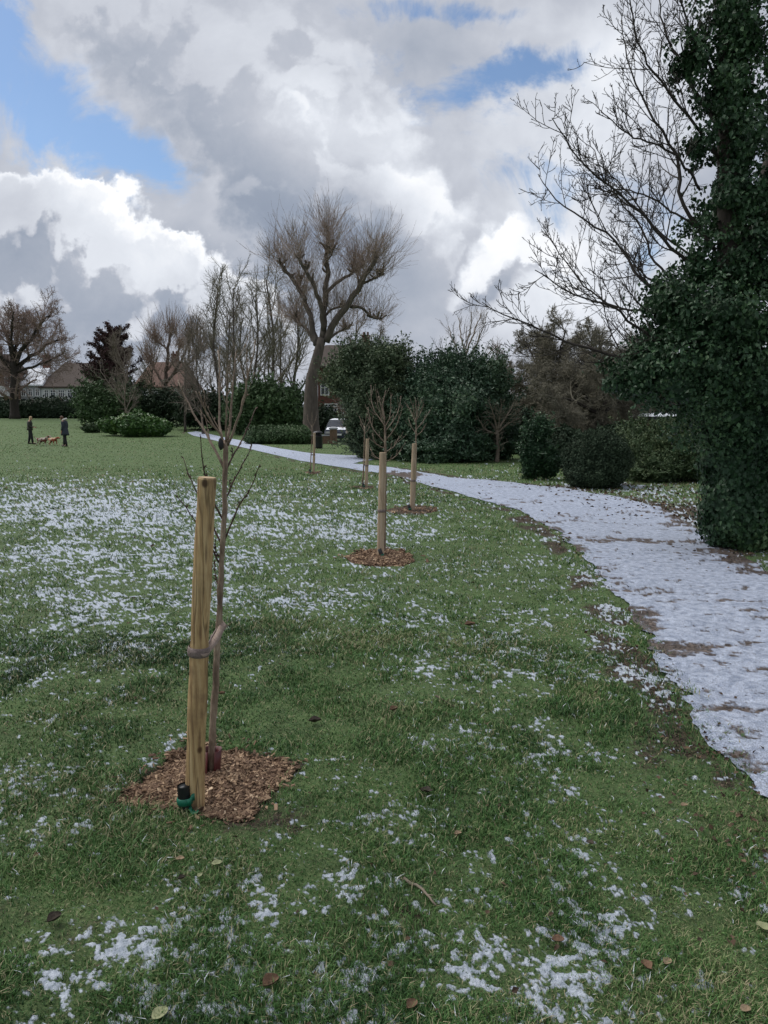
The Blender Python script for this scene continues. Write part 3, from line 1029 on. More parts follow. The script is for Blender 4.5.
for (pl, a, b) in list(lims):
    for k in range(7):
        pp = poly(pl, 24); j = int(rng.integers(14, 24)); d = nrm((rng.standard_normal(3) * [.8, .8, .4] + [0, 0, .6])[None])[0]
        lims.append(([pp[j], pp[j] + d * .25, pp[j] + d * (.35 + .25 * rng.random()) + [0, 0, .1]], b * .8 * (.5 + .6 * rng.random()) + .03, .06))
bare_tree('pollarded_tree', (*at(312, 430, YB)[:2], gb), 'huge bare pollarded tree with knobbly limbs and fans of upright shoots in the middle distance',
          'bare trees beyond the park lawn',
          [np.array([at(311, 430, YB)[0], YB, gb - .3]), at(311, 405, YB), at(312, 380, YB), at(317, 358, YB), at(322, 338, YB)], .68, .30,
          [dict(n=3, p=.6, ang=70, abs=.5, K=3, minr=.03, rr=.2)], M['bark_grey'], M['twig_pale'], lims, 8, extra=[(Pn, Rn, 3), (P2, R2, 3)])


# ---- spreading oak far left
def generic(name, px, pyb, pyt, Y, label, lv, bark, twig, r, split=.45, group='bare trees beyond the park lawn', lean=0.0, limbs=None, sides=6, tr_wob=.02, topr=.3):
    b = at(px, pyb, Y); b[2] = float(gz0(0, Y)) - .05
    top = at(px + lean, pyt, Y)
    H = top[2] - b[2]
    pts = [b, b + (top - b) * .3 + rng.normal(0, tr_wob * H, 3) * [1, 1, 0], b + (top - b) * .65 + rng.normal(0, tr_wob * H, 3) * [1, 1, 0], top]
    return bare_tree(name, b, label, group, pts, r, r * topr, lv, bark, twig, limbs or (), sides)


YO = 88.0
ol = []
for pts, dy, r in [([(15, 372), (24, 362), (38, 352), (52, 342), (63, 338)], 2, .30), ([(14, 366), (22, 350), (32, 338), (42, 322), (50, 316)], -2.5, .28),
                   ([(13, 362), (10, 345), (4, 330), (-4, 316)], 1.5, .28), ([(13, 364), (16, 345), (20, 330), (24, 315)], 3, .24), ([(12, 368), (0, 356), (-14, 344), (-30, 336)], -1, .28),
                   ([(14, 360), (12, 342), (12, 325), (14, 312)], -3, .20), ([(17, 372), (30, 368), (44, 362), (58, 356), (64, 352)], -3.5, .18), ([(12, 372), (-4, 366), (-20, 360)], 3, .2)]:
    ol.append((W_(pts, YO, dy), r, r * .3))
b_ = at(15, 418, YO); b_[2] = float(gz0(0, YO)) - .1
bare_tree('oak_tree', b_, 'broad spreading bare oak with thick trunk at the left edge of the field', 'bare trees beyond the park lawn',
          [b_, at(14, 395, YO), at(15, 378, YO), at(13, 362, YO)], .52, .40,
          [dict(n=15, t0=.25, ang=52, len=.50, rr=.42, K=8, wob=.20, trop=.06, minr=.045, s=4),
           dict(n=9, t0=.15, ang=48, len=.5, rr=.5, K=6, wob=.22, trop=.05, minr=.026, s=3),
           dict(n=7, t0=.15, ang=48, len=.55, rr=.5, K=4, wob=.22, trop=.05, minr=.015, s=3),
           dict(n=3, t0=.3, ang=45, len=.6, rr=.6, K=3, wob=.2, trop=.03, minr=.011, s=3)], M['bark_dark'], M['twig_brown'], ol, 7)

# ---- purple topped conifer with drooping boughs
YC = 74.0
b_ = at(114, 425, YC); b_[2] = float(gz0(0, YC))
root = thing('conifer_tree', b_, 'dark conifer with purplish brown upswept boughs near the left houses', 'tree', 'evergreens beyond the park lawn')
top = at(112, 330, YC)
MB().tube(poly([b_, (b_ + top) / 2, top], 8), np.linspace(.3, .05, 8), 8).build('trunk', M['bark_dark'], root, True)
tb = b_ + (top - b_) * np.linspace(.12, .97, 130)[:, None]
az = rng.random(130) * 2 * math.pi
ln = 4.4 * (1 - .60 * np.linspace(0, 1, 130)) * (.5 + .6 * rng.random(130))
Pb, Rb = grow(tb, np.stack([np.cos(az), np.sin(az), np.full(130, .25)], 1), ln, .05, .02, 8, .12, .07)
mb = MB(); V_, F_ = tubes(Pb, Rb, 3); mb.add(V_, F_); mb.build('boughs', M['bark_dark'], root)
for nm, m_, z0, z1 in (('foliage', M['yew'], -9, .52), ('crown_tip', M['purple'], .48, 9)):
    pp = Pb.reshape(-1, 8, 3)
    sel = np.repeat(np.arange(130), 210); t = rng.random(len(sel)) ** .7 * 6.99; i = t.astype(int)
    c = pp[sel, i] * (1 - (t - i))[:, None] + pp[sel, i + 1] * (t - i)[:, None] + rng.normal(0, .13, (len(sel), 3)) * [1, 1, .8]
    hrel = (c[:, 2] - b_[2]) / (top[2] - b_[2]) + rng.normal(0, .06, len(c))
    k = (hrel > z0) & (hrel < z1) & (c[:, 2] > b_[2])
    V_, F_ = leaf_quads(c[k], nrm(rng.standard_normal((k.sum(), 3)) + [0, 0, .6]), .26, .35)
    mb = MB(); mb.add(V_, F_, 0, rng.random(k.sum())); mb.build(nm, m_, root)

# ---- second pollard, left of centre
YP = 78.0
ends = []; dirs = []; lens = []; lims = []
for pts, dy, r in [([(165, 388), (167, 365), (168, 345), (171, 334)], 0, .20), ([(165, 386), (156, 372), (150, 362)], 1.5, .13), ([(166, 384), (178, 366), (186, 350), (190, 338)], -1.5, .16),
                   ([(168, 350), (162, 345), (155, 341)], 1, .09), ([(166, 372), (176, 358), (181, 346)], 2, .1), ([(166, 380), (190, 362), (200, 350)], 1, .12)]:
    q = W_(pts, YP, dy); lims.append((q, r, r * .6)); out = nrm((q[-1] - at(167, 380, YP))[None])[0]
    for k in range(130):
        ends.append(q[-1] + rng.normal(0, .25, 3)); dirs.append(nrm((rng.standard_normal(3) * .55 + [0, 0, 1.0] + out * .45)[None])[0]); lens.append(1.3 + 2.0 * rng.random())
    pp = poly(q, 20)
    for k in range(50):
        ends.append(pp[rng.integers(3, 20)]); dirs.append(nrm((rng.standard_normal(3) * .6 + [0, 0, .8])[None])[0]); lens.append(.8 + 1.8 * rng.random())
Pn, Rn = grow(np.array(ends), np.array(dirs), np.array(lens), .017, .009, 5, .08, .04)
b_ = at(164, 420, YP); b_[2] = float(gz0(0, YP)) - .1
bare_tree('pollarded_tree', b_, 'small pale bare pollarded tree in front of the red roofed house', 'bare trees beyond the park lawn',
          [b_, at(164, 405, YP), at(165, 386, YP)], .42, .34, [dict(n=6, ang=60, abs=.9, K=4, minr=.02, rr=.2)], M['bark_brown'], M['twig_pale'], lims, 7, extra=[(Pn, Rn, 3)])

LV_up = [dict(n=17, t0=.15, ang=40, len=.42, rr=.55, K=8, wob=.13, trop=.14, minr=.042, s=4),
         dict(n=9, t0=.15, ang=44, len=.5, rr=.5, K=6, wob=.16, trop=.09, minr=.021, s=3),
         dict(n=8, t0=.12, ang=44, len=.6, rr=.5, K=4, wob=.18, trop=.06, minr=.010, s=3)]
# ---- line of bare trees between the pollards
for (px, t_, Y, r, ln_, lb) in [
    (216, 292, 66, .16, 2, 'slim bare tree with two upright leaders rising left of the big pollard'),
    (236, 288, 70, .16, -3, 'thin upright bare tree with pale twigs between two other slim trees'),
    (254, 300, 64, .15, 3, 'leaning slim bare tree with tangled dark twigs'),
    (272, 280, 68, .20, -6, 'tall bare tree closest to the left side of the big pollard'),
    (292, 300, 72, .20, 4, 'bare tree standing behind the trunk of the big pollard'),
    (203, 335, 60, .10, -6, 'short bushy bare tree left of the slim trees'),
    (225, 312, 74, .15, 5, 'bare tree filling the gap behind the two slim leaders'),
    (246, 318, 78, .16, -4, 'brown bare tree furthest back behind the slim trees'),
    (283, 322, 80, .18, -2, 'wide bare tree behind the trimmed hedge'),
    (152, 352, 84, .14, 3, 'faint bare tree between the conifer and the small pollard'),
    (185, 345, 63, .10, 6, 'short bare tree with a thin leaning stem by the green bush'),
]:
    generic('bare_tree', px, 424, t_, Y, lb, LV_up, M['bark_grey'], M['twig_grey'] if px % 2 else M['twig_olive'], r, lean=ln_)
for (px, t_, Y, r, ln_, lb) in [
    (352, 322, 80, .18, 5, 'bare tree showing between the big pollard and the left dark evergreen'),
    (375, 338, 84, .18, 3, 'bare tree showing over the top of the left dark evergreen'),
    (500, 352, 70, .14, -3, 'bare tree in the gap right of the wide dark evergreen'),
    (130, 345, 66, .07, -14, 'thin leaning bare tree with pale stem in front of the dark conifer'),
]:
    generic('bare_tree', px, 424, t_, Y, lb, LV_up, M['bark_pale'] if px == 130 else M['bark_grey'], M['twig_grey'], r, lean=ln_)
# tree rising behind the evergreens
YT = 45.0
lims = []
for pts, dy in [([(465, 385), (466, 350), (470, 328), (472, 312)], 0), ([(465, 372), (455, 345), (448, 326)], 1), ([(466, 368), (478, 340), (486, 322)], -1), ([(465, 380), (450, 360), (438, 348)], -1),
                ([(466, 378), (484, 358), (498, 345)], 1), ([(466, 360), (461, 335), (459, 318)], 1.2), ([(466, 355), (475, 330), (481, 314)], 1.3)]:
    lims.append((W_(pts, YT, dy), .065, .02))
b_ = at(466, 441, YT); b_[2] = 0
bare_tree('bare_tree', b_, 'fan shaped bare tree rising behind the right dark evergreen', 'bare trees beyond the park lawn', [b_, at(466, 410, YT), at(466, 380, YT)], .17, .11,
          [dict(n=9, t0=.3, ang=26, len=.45, rr=.45, K=5, wob=.08, trop=.10, minr=.012, s=3), dict(n=5, t0=.2, ang=28, len=.5, rr=.6, K=4, wob=.1, trop=.08, minr=.008, s=3)],
          M['bark_pale'], M['twig_grey'], lims)
# small bare tree on the verge
YS = 27.2
lims = []
for pts, dy in [([(497, 432), (490, 422), (482, 414), (480, 402)], .3), ([(498, 430), (500, 415), (502, 404)], -.2), ([(498, 432), (508, 424), (520, 418)], .4), ([(497, 430), (494, 416), (490, 404)], -.4),
                ([(497, 434), (486, 430), (479, 420)], -.3), ([(499, 428), (508, 414), (513, 405)], .2)]:
    lims.append((W_(pts, YS, dy), .045, .015))
b_ = at(497, 462, YS); b_[2] = 0
bare_tree('small_bare_tree', b_, 'small pale stemmed bare tree alone on the verge before the dark evergreens', None, [b_, at(498, 447, YS), at(497, 430, YS)], .075, .055,
          [dict(n=12, t0=.25, ang=40, len=.45, rr=.45, K=5, wob=.2, trop=.04, minr=.009, s=3), dict(n=6, t0=.2, ang=40, len=.5, rr=.6, K=4, wob=.2, trop=.02, minr=.006, s=3)],
          M['bark_pale'], M['twig_rust'], lims)

# ---- broad tangled trees right of centre, brown and dense
LV_dense = [dict(n=13, t0=.15, ang=50, len=.5, rr=.5, K=7, wob=.22, trop=.02, minr=.022, s=4),
            dict(n=11, t0=.12, ang=48, len=.5, rr=.5, K=5, wob=.24, trop=-.02, minr=.012, s=3),
            dict(n=10, t0=.1, ang=45, len=.6, rr=.6, K=4, wob=.25, trop=-.04, minr=.007, s=3),
         dict(n=5, t0=.1, ang=45, len=.6, rr=.6, K=3, wob=.25, trop=-.04, minr=.006, s=3)]
for (Y, bx, limbs, lb, tw_) in [
    (32.0, 545, [([(545, 405), (540, 375), (530, 350), (520, 340)], 1), ([(545, 405), (556, 370), (562, 345), (566, 330)], -1), ([(545, 400), (520, 385), (500, 370)], 1), ([(545, 400), (575, 380), (600, 362)], -1), ([(545, 395), (545, 360), (548, 335)], 0)],
     'wide bare tree with dense tangled twigs above the ivy clad stump', 'twig_olive'),
    (26.0, 600, [([(600, 420), (585, 395), (565, 375), (548, 368)], 1), ([(600, 420), (605, 385), (600, 360), (590, 348)], -1), ([(600, 415), (630, 390), (650, 365)], 1), ([(600, 415), (570, 400), (545, 398)], -1), ([(600, 410), (620, 375), (632, 350)], 1)],
     'rusty brown bare thicket tree behind the round clipped bush', 'twig_rust'),
    (29.0, 655, [([(655, 420), (635, 395), (620, 372)], 1), ([(655, 420), (660, 380), (655, 352)], -1), ([(655, 415), (690, 395), (720, 380)], 1), ([(655, 415), (625, 405), (600, 400)], -1)],
     'brown bare thicket tree half hidden by the ivy covered tree', 'twig_rust')]:
    lims = [(W_(p, Y, dy * 1.2), .07, .02) for p, dy in limbs]
    b_ = at(bx, 417 + F * EYE / Y, Y); b_[2] = 0
    bare_tree('thicket_tree', b_, lb, 'bare trees beyond the park lawn', [b_, at(bx, 440, Y), at(bx, 408, Y)], .13, .09, LV_dense, M['bark_dark'], M[tw_], lims)

# ------------------------------------------------------------------ hedges and evergreens
bush('evergreen_tree', [ell(352, 378, 21, 26, 31), ell(366, 378, 28, 20, 31), ell(375, 412, 28, 38, 30), ell(390, 400, 24, 36, 30.5), ell(368, 442, 17, 20, 30), ell(388, 440, 26, 26, 29.5), ell(392, 364, 12, 8, 30, 1.0), ell(372, 362, 12, 8, 31)],
     'bulky dark evergreen left of the notch in the tall mass behind the young trees', 'tree', M['yew'], 60000, .13, 'evergreens behind the young trees', seed=3, amp=.75, sprig=.35, spray=(1500, .9))
bush('evergreen_tree', [ell(436, 384, 20, 18, 29.5), ell(456, 394, 28, 24, 29), ell(430, 420, 28, 38, 28.6), ell(465, 424, 32, 38, 28.2), ell(492, 400, 16, 30, 29.5), ell(495, 440, 18, 24, 29), ell(440, 452, 40, 16, 28), ell(448, 370, 10, 8, 29.5), ell(478, 380, 16, 14, 29)],
     'wide dark evergreen with feathery top right of the notch behind the young trees', 'tree', M['holly'], 64000, .13, 'evergreens behind the young trees', seed=5, amp=.75, sprig=.35, spray=(1500, .9))
bush('leafy_shrub', [ell(113, 425, 13, 8, 58), ell(136, 424, 20, 11, 57), ell(156, 427, 15, 8, 57)], 'rounded bright green leafy bush at the far end of the lawn', 'bush', M['laurel'], 9000, .30, seed=8, amp=.25, sprig=.1)
bush('low_grey_shrub', [ell(92, 428, 9, 4.5, 62)], 'low greyish shrub beside the bright green bush', 'bush', M['bramble'], 900, .22, seed=9, amp=.4)
bush('boxed_hedge', [ell(x, 436, 10, 10.5, 46, 1.2) for x in (254, 262, 270, 278, 286, 294, 302)], 'trimmed dark green hedge at the foot of the big pollarded tree', 'hedge', M['hedge_mid'], 12000, .15, seed=10, amp=.14)
bush('boundary_hedge', [(at(px, 412, 92)[0], 92, 2.3, 3.6, 1.6, 1.25 + .25 * ((px // 22) % 3)) for px in range(-120, 100, 22)], 'long low dark hedge behind the two dog walkers', 'hedge', M['hedge_dark'], 14000, .4, seed=12, amp=.25)
for (xs, Y, cy, ry, lb, m_) in [([92, 108, 124], 70, 408, 15, 'dark evergreen shrub under the conifer', 'hedge_mid'), ([145, 160, 176], 72, 408, 13, 'dark holly clump below the small pollarded tree', 'hedge_dark'),
                                ([192, 206, 222], 66, 413, 13, 'dark shrub at the far end of the path', 'hedge_dark'), ([240, 256, 274, 290], 60, 408, 18, 'dark green shrubbery above the trimmed hedge', 'hedge_mid'),
                                ([318, 333], 62, 427, 6, 'low dark shrub in front of the brick house', 'hedge_dark')]:
    bush('evergreen_shrub', [ell(x, cy + 3 * math.sin(x), 13, ry, Y, 1.6) for x in xs], lb, 'bush', M[m_], 9000, .30, 'evergreen shrubs along the far edge of the park', seed=int(xs[0]), amp=.7, sprig=.3, spray=(260, 1.3))
bush('ivy_stump', [ell(533, 455, 12, 24, 19.5, .35), ell(536, 432, 12, 14, 19.5, .35), ell(548, 462, 12, 14, 19.5, .35)], 'ivy clad upright stump left of the round clipped bush', 'ivy', M['ivy'], 12000, .08, seed=21, amp=.5, spray=(160, .3))
bush('round_bush', [ell(598, 460, 33, 29, 17.6, .75), ell(596, 474, 30, 18, 17.4, .7)], 'dense round clipped dark green bush beside the snowy path', 'bush', M['hedge_dark'], 26000, .055, seed=22, amp=.22, shell=.16, spray=(350, .18))
bush('mixed_hedge', [ell(640, 455, 26, 28, 20, .8), ell(668, 452, 26, 28, 19.5, .8), ell(698, 455, 28, 26, 19, .8), ell(655, 470, 30, 16, 19, .7), ell(730, 455, 28, 30, 19, .8), ell(775, 455, 36, 32, 19, .8), ell(840, 455, 50, 34, 19, .8)],
     'straggly green hedge between the round bush and the ivy covered tree', 'hedge', M['bramble'], 40000, .075, seed=23, amp=.6, sprig=.4, spray=(900, .6))
bush('evergreen_shrub', [ell(565, 450, 20, 22, 24, 1), ell(620, 440, 20, 16, 25, 1)], 'dark shrub showing behind the round clipped bush', 'bush', M['hedge_dark'], 9000, .12, 'evergreen shrubs along the far edge of the park', seed=24, amp=.4)
bush('evergreen_shrub', [ell(512, 440, 14, 22, 34, 1.2), ell(530, 425, 14, 16, 34, 1.2)], 'dark shrub behind the small bare verge tree', 'bush', M['hedge_dark'], 8000, .17, 'evergreen shrubs along the far edge of the park', seed=25, amp=.4)

# ------------------------------------------------------------------ the ivy covered tree on the right
YI = 9.4
bI = at(738, 546, YI); bI[2] = float(gz(bI[0], YI))
iv = thing('ivy_covered_tree', bI, 'tall bare tree smothered in dark ivy standing right of the snowy path', 'tree')
tr = [bI - [0, 0, .1], at(738, 450, YI), at(733, 330, YI), at(730, 200, YI), at(728, 60, YI), at(730, -80, YI), at(735, -220, YI)]
trunkP = poly(tr, 16)
tm = MB().tube(trunkP, np.linspace(.24, .04, 16) , 12)
t2 = poly([at(735, 330, YI), at(762, 200, YI + .6), at(790, 60, YI + 1.0), at(810, -120, YI + 1.2)], 12)
tm.tube(t2, np.linspace(.12, .04, 12), 9)
limbs = [
    ([(715, 285), (674, 251), (633, 206), (584, 164), (560, 130), (552, 118)], -.5, .036), ([(700, 330), (640, 279), (615, 241), (559, 202), (538, 174)], .9, .036),
    ([(715, 250), (681, 199), (678, 161), (650, 112), (629, 63), (622, 20)], .4, .040), ([(700, 190), (674, 154), (633, 136), (601, 112)], -.8, .026),
    ([(720, 360), (643, 332), (612, 306), (571, 293), (535, 270)], -1.0, .034), ([(715, 380), (640, 360), (600, 352), (560, 340), (530, 325), (500, 312), (482, 302)], .2, .044),
    ([(700, 310), (646, 277), (630, 256), (616, 236)], 1.2, .024), ([(720, 130), (690, 80), (665, 30), (655, -30)], .8, .034), ([(720, 160), (680, 105), (645, 60), (632, 10), (630, -40)], -.9, .03),
    ([(705, 345), (650, 315), (600, 300), (566, 262), (545, 232)], 1.3, .028), ([(725, 90), (690, 30), (670, -50)], -.2, .03), ([(700, 230), (655, 200), (620, 190), (585, 200)], .6, .022),
    ([(727, 20), (700, -60), (690, -150)], .5, .03), ([(730, -20), (770, -120), (790, -220)], .2, .03), ([(750, 150), (800, 60), (840, -20)], .3, .03), ([(745, 300), (810, 220), (870, 150)], -.5, .035),
    ([(690, 300), (655, 262), (640, 225), (612, 190), (600, 150)], 1.0, .026), ([(710, 270), (660, 232), (626, 190), (600, 165), (590, 140)], 1.6, .022),
]
LP = []; LR = []
for pts, dy, r in limbs:
    q = poly(W_(pts, YI, dy), 20)
    q[2:-1] += rng.normal(0, .010, (17, 3))
    rr_ = np.linspace(r * .66, .005, 20)
    tm.tube(q, rr_, 7); LP.append(q); LR.append(rr_)
tm.build('trunk', M['bark_dark'], iv, True)
LP = np.array(LP); LR = np.array(LR)
tw = MB()
cur = (LP, LR)
for L in (dict(n=15, t0=.22, ang=38, len=.31, rr=.5, K=9, wob=.08, trop=.08, minr=.0050, s=5), dict(n=7, t0=.15, ang=38, len=.46, rr=.6, K=7, wob=.10, trop=.06, minr=.0038, s=4),
          dict(n=3, t0=.25, ang=40, len=.45, rr=.7, K=4, wob=.12, trop=.08, minr=.0028, s=3), dict(n=2, t0=.5, ang=38, len=.22, rr=.9, K=3, wob=.1, trop=.1, minr=.0030, s=3)):
    pos, D_, rad, t, Lp = kids(cur[0], cur[1], L['n'], L['t0'], 1, L['ang'], 12)
    ln = Lp * L['len'] * (1.15 - .65 * t) * (.5 + .8 * rng.random(len(pos)))
    ra = np.maximum(rad * L['rr'], L['minr'])
    Pn, Rn = grow(pos, D_, ln, ra, np.maximum(ra * .35, .0025), L['K'], L['wob'], L['trop'])
    V_, F_ = tubes(Pn, Rn, L['s']); tw.add(V_, F_, 0, np.repeat(rng.random(len(pos)), (L['K'] - 1) * L['s']))
    cur = (Pn, Rn)
tw.build('branches', M['bark_dark'], iv)
# ivy: solid sleeve at the foot, loose masses above
bush('ivy_sleeve', [ell(740, 512, 40, 50, YI, .46), ell(742, 455, 40, 55, YI, .45), ell(748, 400, 42, 50, YI, .5), ell(765, 520, 40, 40, YI + .1, .42)], None, None, M['ivy'], 22000, .058,
     parent=iv, part='ivy_sleeve', seed=31, amp=.34, shell=.16, core=.82, aspect=.85, droop=(0, 0, -1), outm=2.2)
up_ells = [ell(690, 372, 62, 34, YI, .9), ell(642, 368, 34, 22, YI, .6), ell(640, 388, 26, 11, YI, .5), ell(692, 390, 46, 22, YI, .7), ell(730, 400, 60, 50, YI, .9), ell(736, 440, 34, 22, YI, .6), ell(725, 330, 58, 50, YI, .9),
           ell(665, 300, 24, 26, YI, .5), ell(690, 320, 40, 34, YI, .8), ell(700, 262, 30, 34, YI, .5), ell(745, 262, 46, 44, YI, .8), ell(722, 205, 34, 38, YI, .6), ell(760, 200, 34, 44, YI, .7), ell(735, 150, 40, 40, YI, .7),
           ell(700, 148, 18, 20, YI, .4), ell(688, 62, 20, 26, YI, .4), ell(728, 90, 36, 42, YI, .6), ell(752, 40, 36, 40, YI, .6), ell(725, 20, 26, 36, YI, .5), ell(740, -30, 40, 50, YI, .6), ell(735, -110, 34, 50, YI, .5),
           ell(800, 330, 50, 60, YI, .9), ell(800, 240, 40, 60, YI + .4, .8), ell(800, 120, 36, 60, YI + .6, .7), ell(820, 400, 50, 40, YI, .8), ell(815, 20, 34, 60, YI + .8, .6), ell(655, 345, 22, 16, YI, .4), ell(612, 382, 14, 8, YI, .3)]
dense = up_ells[:9] + [up_ells[21], up_ells[24], up_ells[26], up_ells[27]]
loose = [e for e in up_ells if e not in dense]
bush('ivy_canopy', dense, None, None, M['ivy'], 70000, .056, parent=iv, part='ivy_canopy', seed=33, amp=.7, shell=.7, core=.52, aspect=.7, droop=(0, 0, -.8), gaps=.30, sprig=.3)
stem = [ell(733, y, 15, 34, YI, .22) for y in range(-180, 330, 45)]
bush('ivy_stem', stem, None, None, M['ivy'], 20000, .056, parent=iv, part='ivy_stem', seed=37, amp=.5, shell=.6, core=0, aspect=.8, droop=(0, 0, -1), gaps=.2)
bush('ivy_top', loose, None, None, M['ivy'], 92000, .056, parent=iv, part='ivy_top', seed=35, amp=.6, shell=.98, core=0, aspect=.7, droop=(0, 0, -.8), gaps=.48, sprig=.3)

# brown brushwood bank behind the hedge, and brambles at its foot
for (lst, lb, sd_, m_) in [([ell(560, 410, 40, 36, 36, 2), ell(518, 416, 24, 28, 38, 1.5), ell(600, 392, 44, 40, 36, 2), ell(640, 385, 40, 44, 36, 2), ell(575, 440, 60, 26, 34, 1.6)], 'tall brown brushwood thicket behind the tangled bare trees', 61, 'twig_rust'),
                           ([ell(690, 400, 50, 44, 33, 2), ell(740, 395, 60, 46, 33, 2), ell(650, 432, 60, 24, 31, 1.5), ell(800, 400, 60, 46, 33, 2)], 'brown brushwood thicket seen under the ivy canopy', 62, 'twig_olive')]:
    bush('brushwood_thicket', lst, lb, 'thicket', M[m_], 42000, .60, None, seed=sd_, amp=.7, aspect=.035, shell=.6, core=.55, sprig=.3, outm=.3)

# ------------------------------------------------------------------ stakes, young trees, ties, mulch
def wood_material():
    m, t, b = mat('peeled_timber')
    P_ = t.node('ShaderNodeTexCoord').outputs['Object']
    mp = t.node('ShaderNodeMapping'); mp.inputs['Scale'].default_value = (1, 1, .06)
    t.l.new(P_, mp.inputs[0])
    grain = t.noise(mp.outputs[0], 70, 6, .65)
    blot = t.noise(P_, 6, 4, .6)
    r = t.node('ShaderNodeValToRGB'); e = r.color_ramp.elements
    e[0].position = .30; e[0].color = (.17, .10, .05, 1); e[1].position = .72; e[1].color = (.60, .45, .25, 1)
    x = e.new(.5); x.color = (.43, .29, .14, 1)
    t.l.new(grain, r.inputs[0])
    c = t.mix(t.rng(blot, .48, .72), r.outputs[0], (.22, .14, .075))
    knots = t.node('ShaderNodeTexVoronoi'); knots.inputs['Scale'].default_value = 5.5
    mp2 = t.node('ShaderNodeMapping'); mp2.inputs['Scale'].default_value = (1, 1, .8); t.l.new(P_, mp2.inputs[0]); t.l.new(mp2.outputs[0], knots.inputs['Vector'])
    c = t.mix(t.rng(knots.outputs['Distance'], .10, .04), c, (.085, .042, .02))
    g = t.noise(P_, 2.5, 3, .5)
    c = t.mix(t.math('MULTIPLY', t.rng(g, .5, .7), .45), c, (.20, .20, .13))
    crack = t.rng(t.noise(mp.outputs[0], 26, 2, .4), .47, .50)
    crack2 = t.rng(t.noise(mp.outputs[0], 26, 2, .4), .53, .50)
    ck = t.math('MULTIPLY', t.math('MULTIPLY', crack, crack2), .55)
    c = t.mix(ck, c, (.06, .034, .018))
    t.l.new(c, b.inputs['Base Color']); b.inputs['Roughness'].default_value = .7; b.inputs['Specular IOR Level'].default_value = .25
    bn = t.node('ShaderNodeBump'); bn.inputs['Strength'].default_value = .9; bn.inputs['Distance'].default_value = .006
    t.l.new(t.math('SUBTRACT', grain, ck), bn.inputs['Height']); t.l.new(bn.outputs[0], b.inputs['Normal'])
    return m


def endgrain_material():
    m, t, b = mat('timber_end_grain')
    wv_ = t.node('ShaderNodeTexWave', wave_type='RINGS', rings_direction='Z')
    wv_.inputs['Scale'].default_value = 55; wv_.inputs['Distortion'].default_value = 2
    t.l.new(t.node('ShaderNodeTexCoord').outputs['Object'], wv_.inputs['Vector'])
    t.l.new(t.mix(wv_.outputs['Fac'], (.30, .20, .11), (.48, .36, .22)), b.inputs['Base Color'])
    b.inputs['Roughness'].default_value = .8
    return m


M['timber'] = wood_material()
M['timber_far'] = vary('weathered_timber', [(0, (.22, .155, .10)), (.5, (.40, .30, .205)), (1, (.55, .44, .33))], 30, .8, 0, .4, 60, stretch=(1, 1, .08), use_rnd=False); M['timber_end'] = endgrain_material()
M['sapling'] = vary('young_bark', [(0, (.070, .046, .034)), (.45, (.20, .145, .105)), (1, (.46, .37, .28))], 26, .7, .15, .5, 90, stretch=(1, 1, .35), use_rnd=False)
M['sapling_branch'] = vary('young_twig_bark', [(0, (.12, .085, .065)), (1, (.32, .245, .185))], 14, .7, 0, .3, 60, use_rnd=False)
M['sapling_twig'] = vary('thin_twig_bark', [(0, (.035, .022, .018)), (1, (.115, .07, .055))], 14, .7, 0, .3, 60, use_rnd=False)
M['strap'] = vary('rubber_tie', [(0, (.14, .105, .095)), (1, (.27, .21, .19))], 40, .75, 0, .5, 120, use_rnd=False)
M['strap_light'] = vary('worn_rubber_tie', [(0, (.26, .19, .15)), (1, (.40, .31, .26))], 40, .75, 0, .5, 120, use_rnd=False)
M['guard'] = plain('maroon_plastic', (.085, .018, .018), .45)
M['black_plastic'] = plain('black_plastic', (.012, .014, .015), .4)
M['green_plastic'] = plain('green_plastic', (.008, .13, .075), .42)
M['black_tag'] = plain('dark_tag', (.010, .009, .009), .6)


def ring_stack(mb, pts, rads, sides, mi=0):
    mb.tube(pts, rads, sides, mi, cap=False)


def make_stake(base, top, r0, r1, label, bend=0.0, m='timber', sides=28):
    base = np.array(base, float); top = np.array(top, float)
    o = thing('stake', base, label, 'stake', 'round timber stakes supporting the young trees')
    n = 26
    t = np.linspace(0, 1, n)[:, None]
    P_ = base - [0, 0, .12] + (top - base + [0, 0, .12]) * t
    P_[:, 0] += np.sin(t[:, 0] * math.pi) * bend
    rr_ = r0 + (r1 - r0) * t[:, 0] + .0012 * np.sin(t[:, 0] * 19) + .0008 * rng.standard_normal(n)
    V_, Fq = tubes(P_[None], rr_[None], sides)
    a = np.arange(n * sides)
    V_ = V_ + nrm(V_ - np.repeat(P_, sides, 0)) * ((vn3(V_ * [28, 28, 4], 9) - .5) * r0 * .10)[:, None]
    mb = MB(); mb.add(V_, Fq)
    # chamfered rim under the sawn top
    rim = V_[-sides:]; c = rim.mean(0)
    up_ = nrm((P_[-1] - P_[-2])[None])[0]
    in_ = c + (rim - c) * .90 + up_ * .006
    mb.add(np.vstack([rim, in_]), np.array([[i, (i + 1) % sides, sides + (i + 1) % sides, sides + i] for i in range(sides)]))
    mb.build('post', M[m], o, True)
    e = MB(); ce = c + up_ * .0072
    e.add(np.vstack([c + (rim - c) * .905 + up_ * .0066, ce[None]]), np.array([[i, (i + 1) % sides, sides] for i in range(sides)]))
    e.build('sawn_top', M['timber_end'], o)
    return o


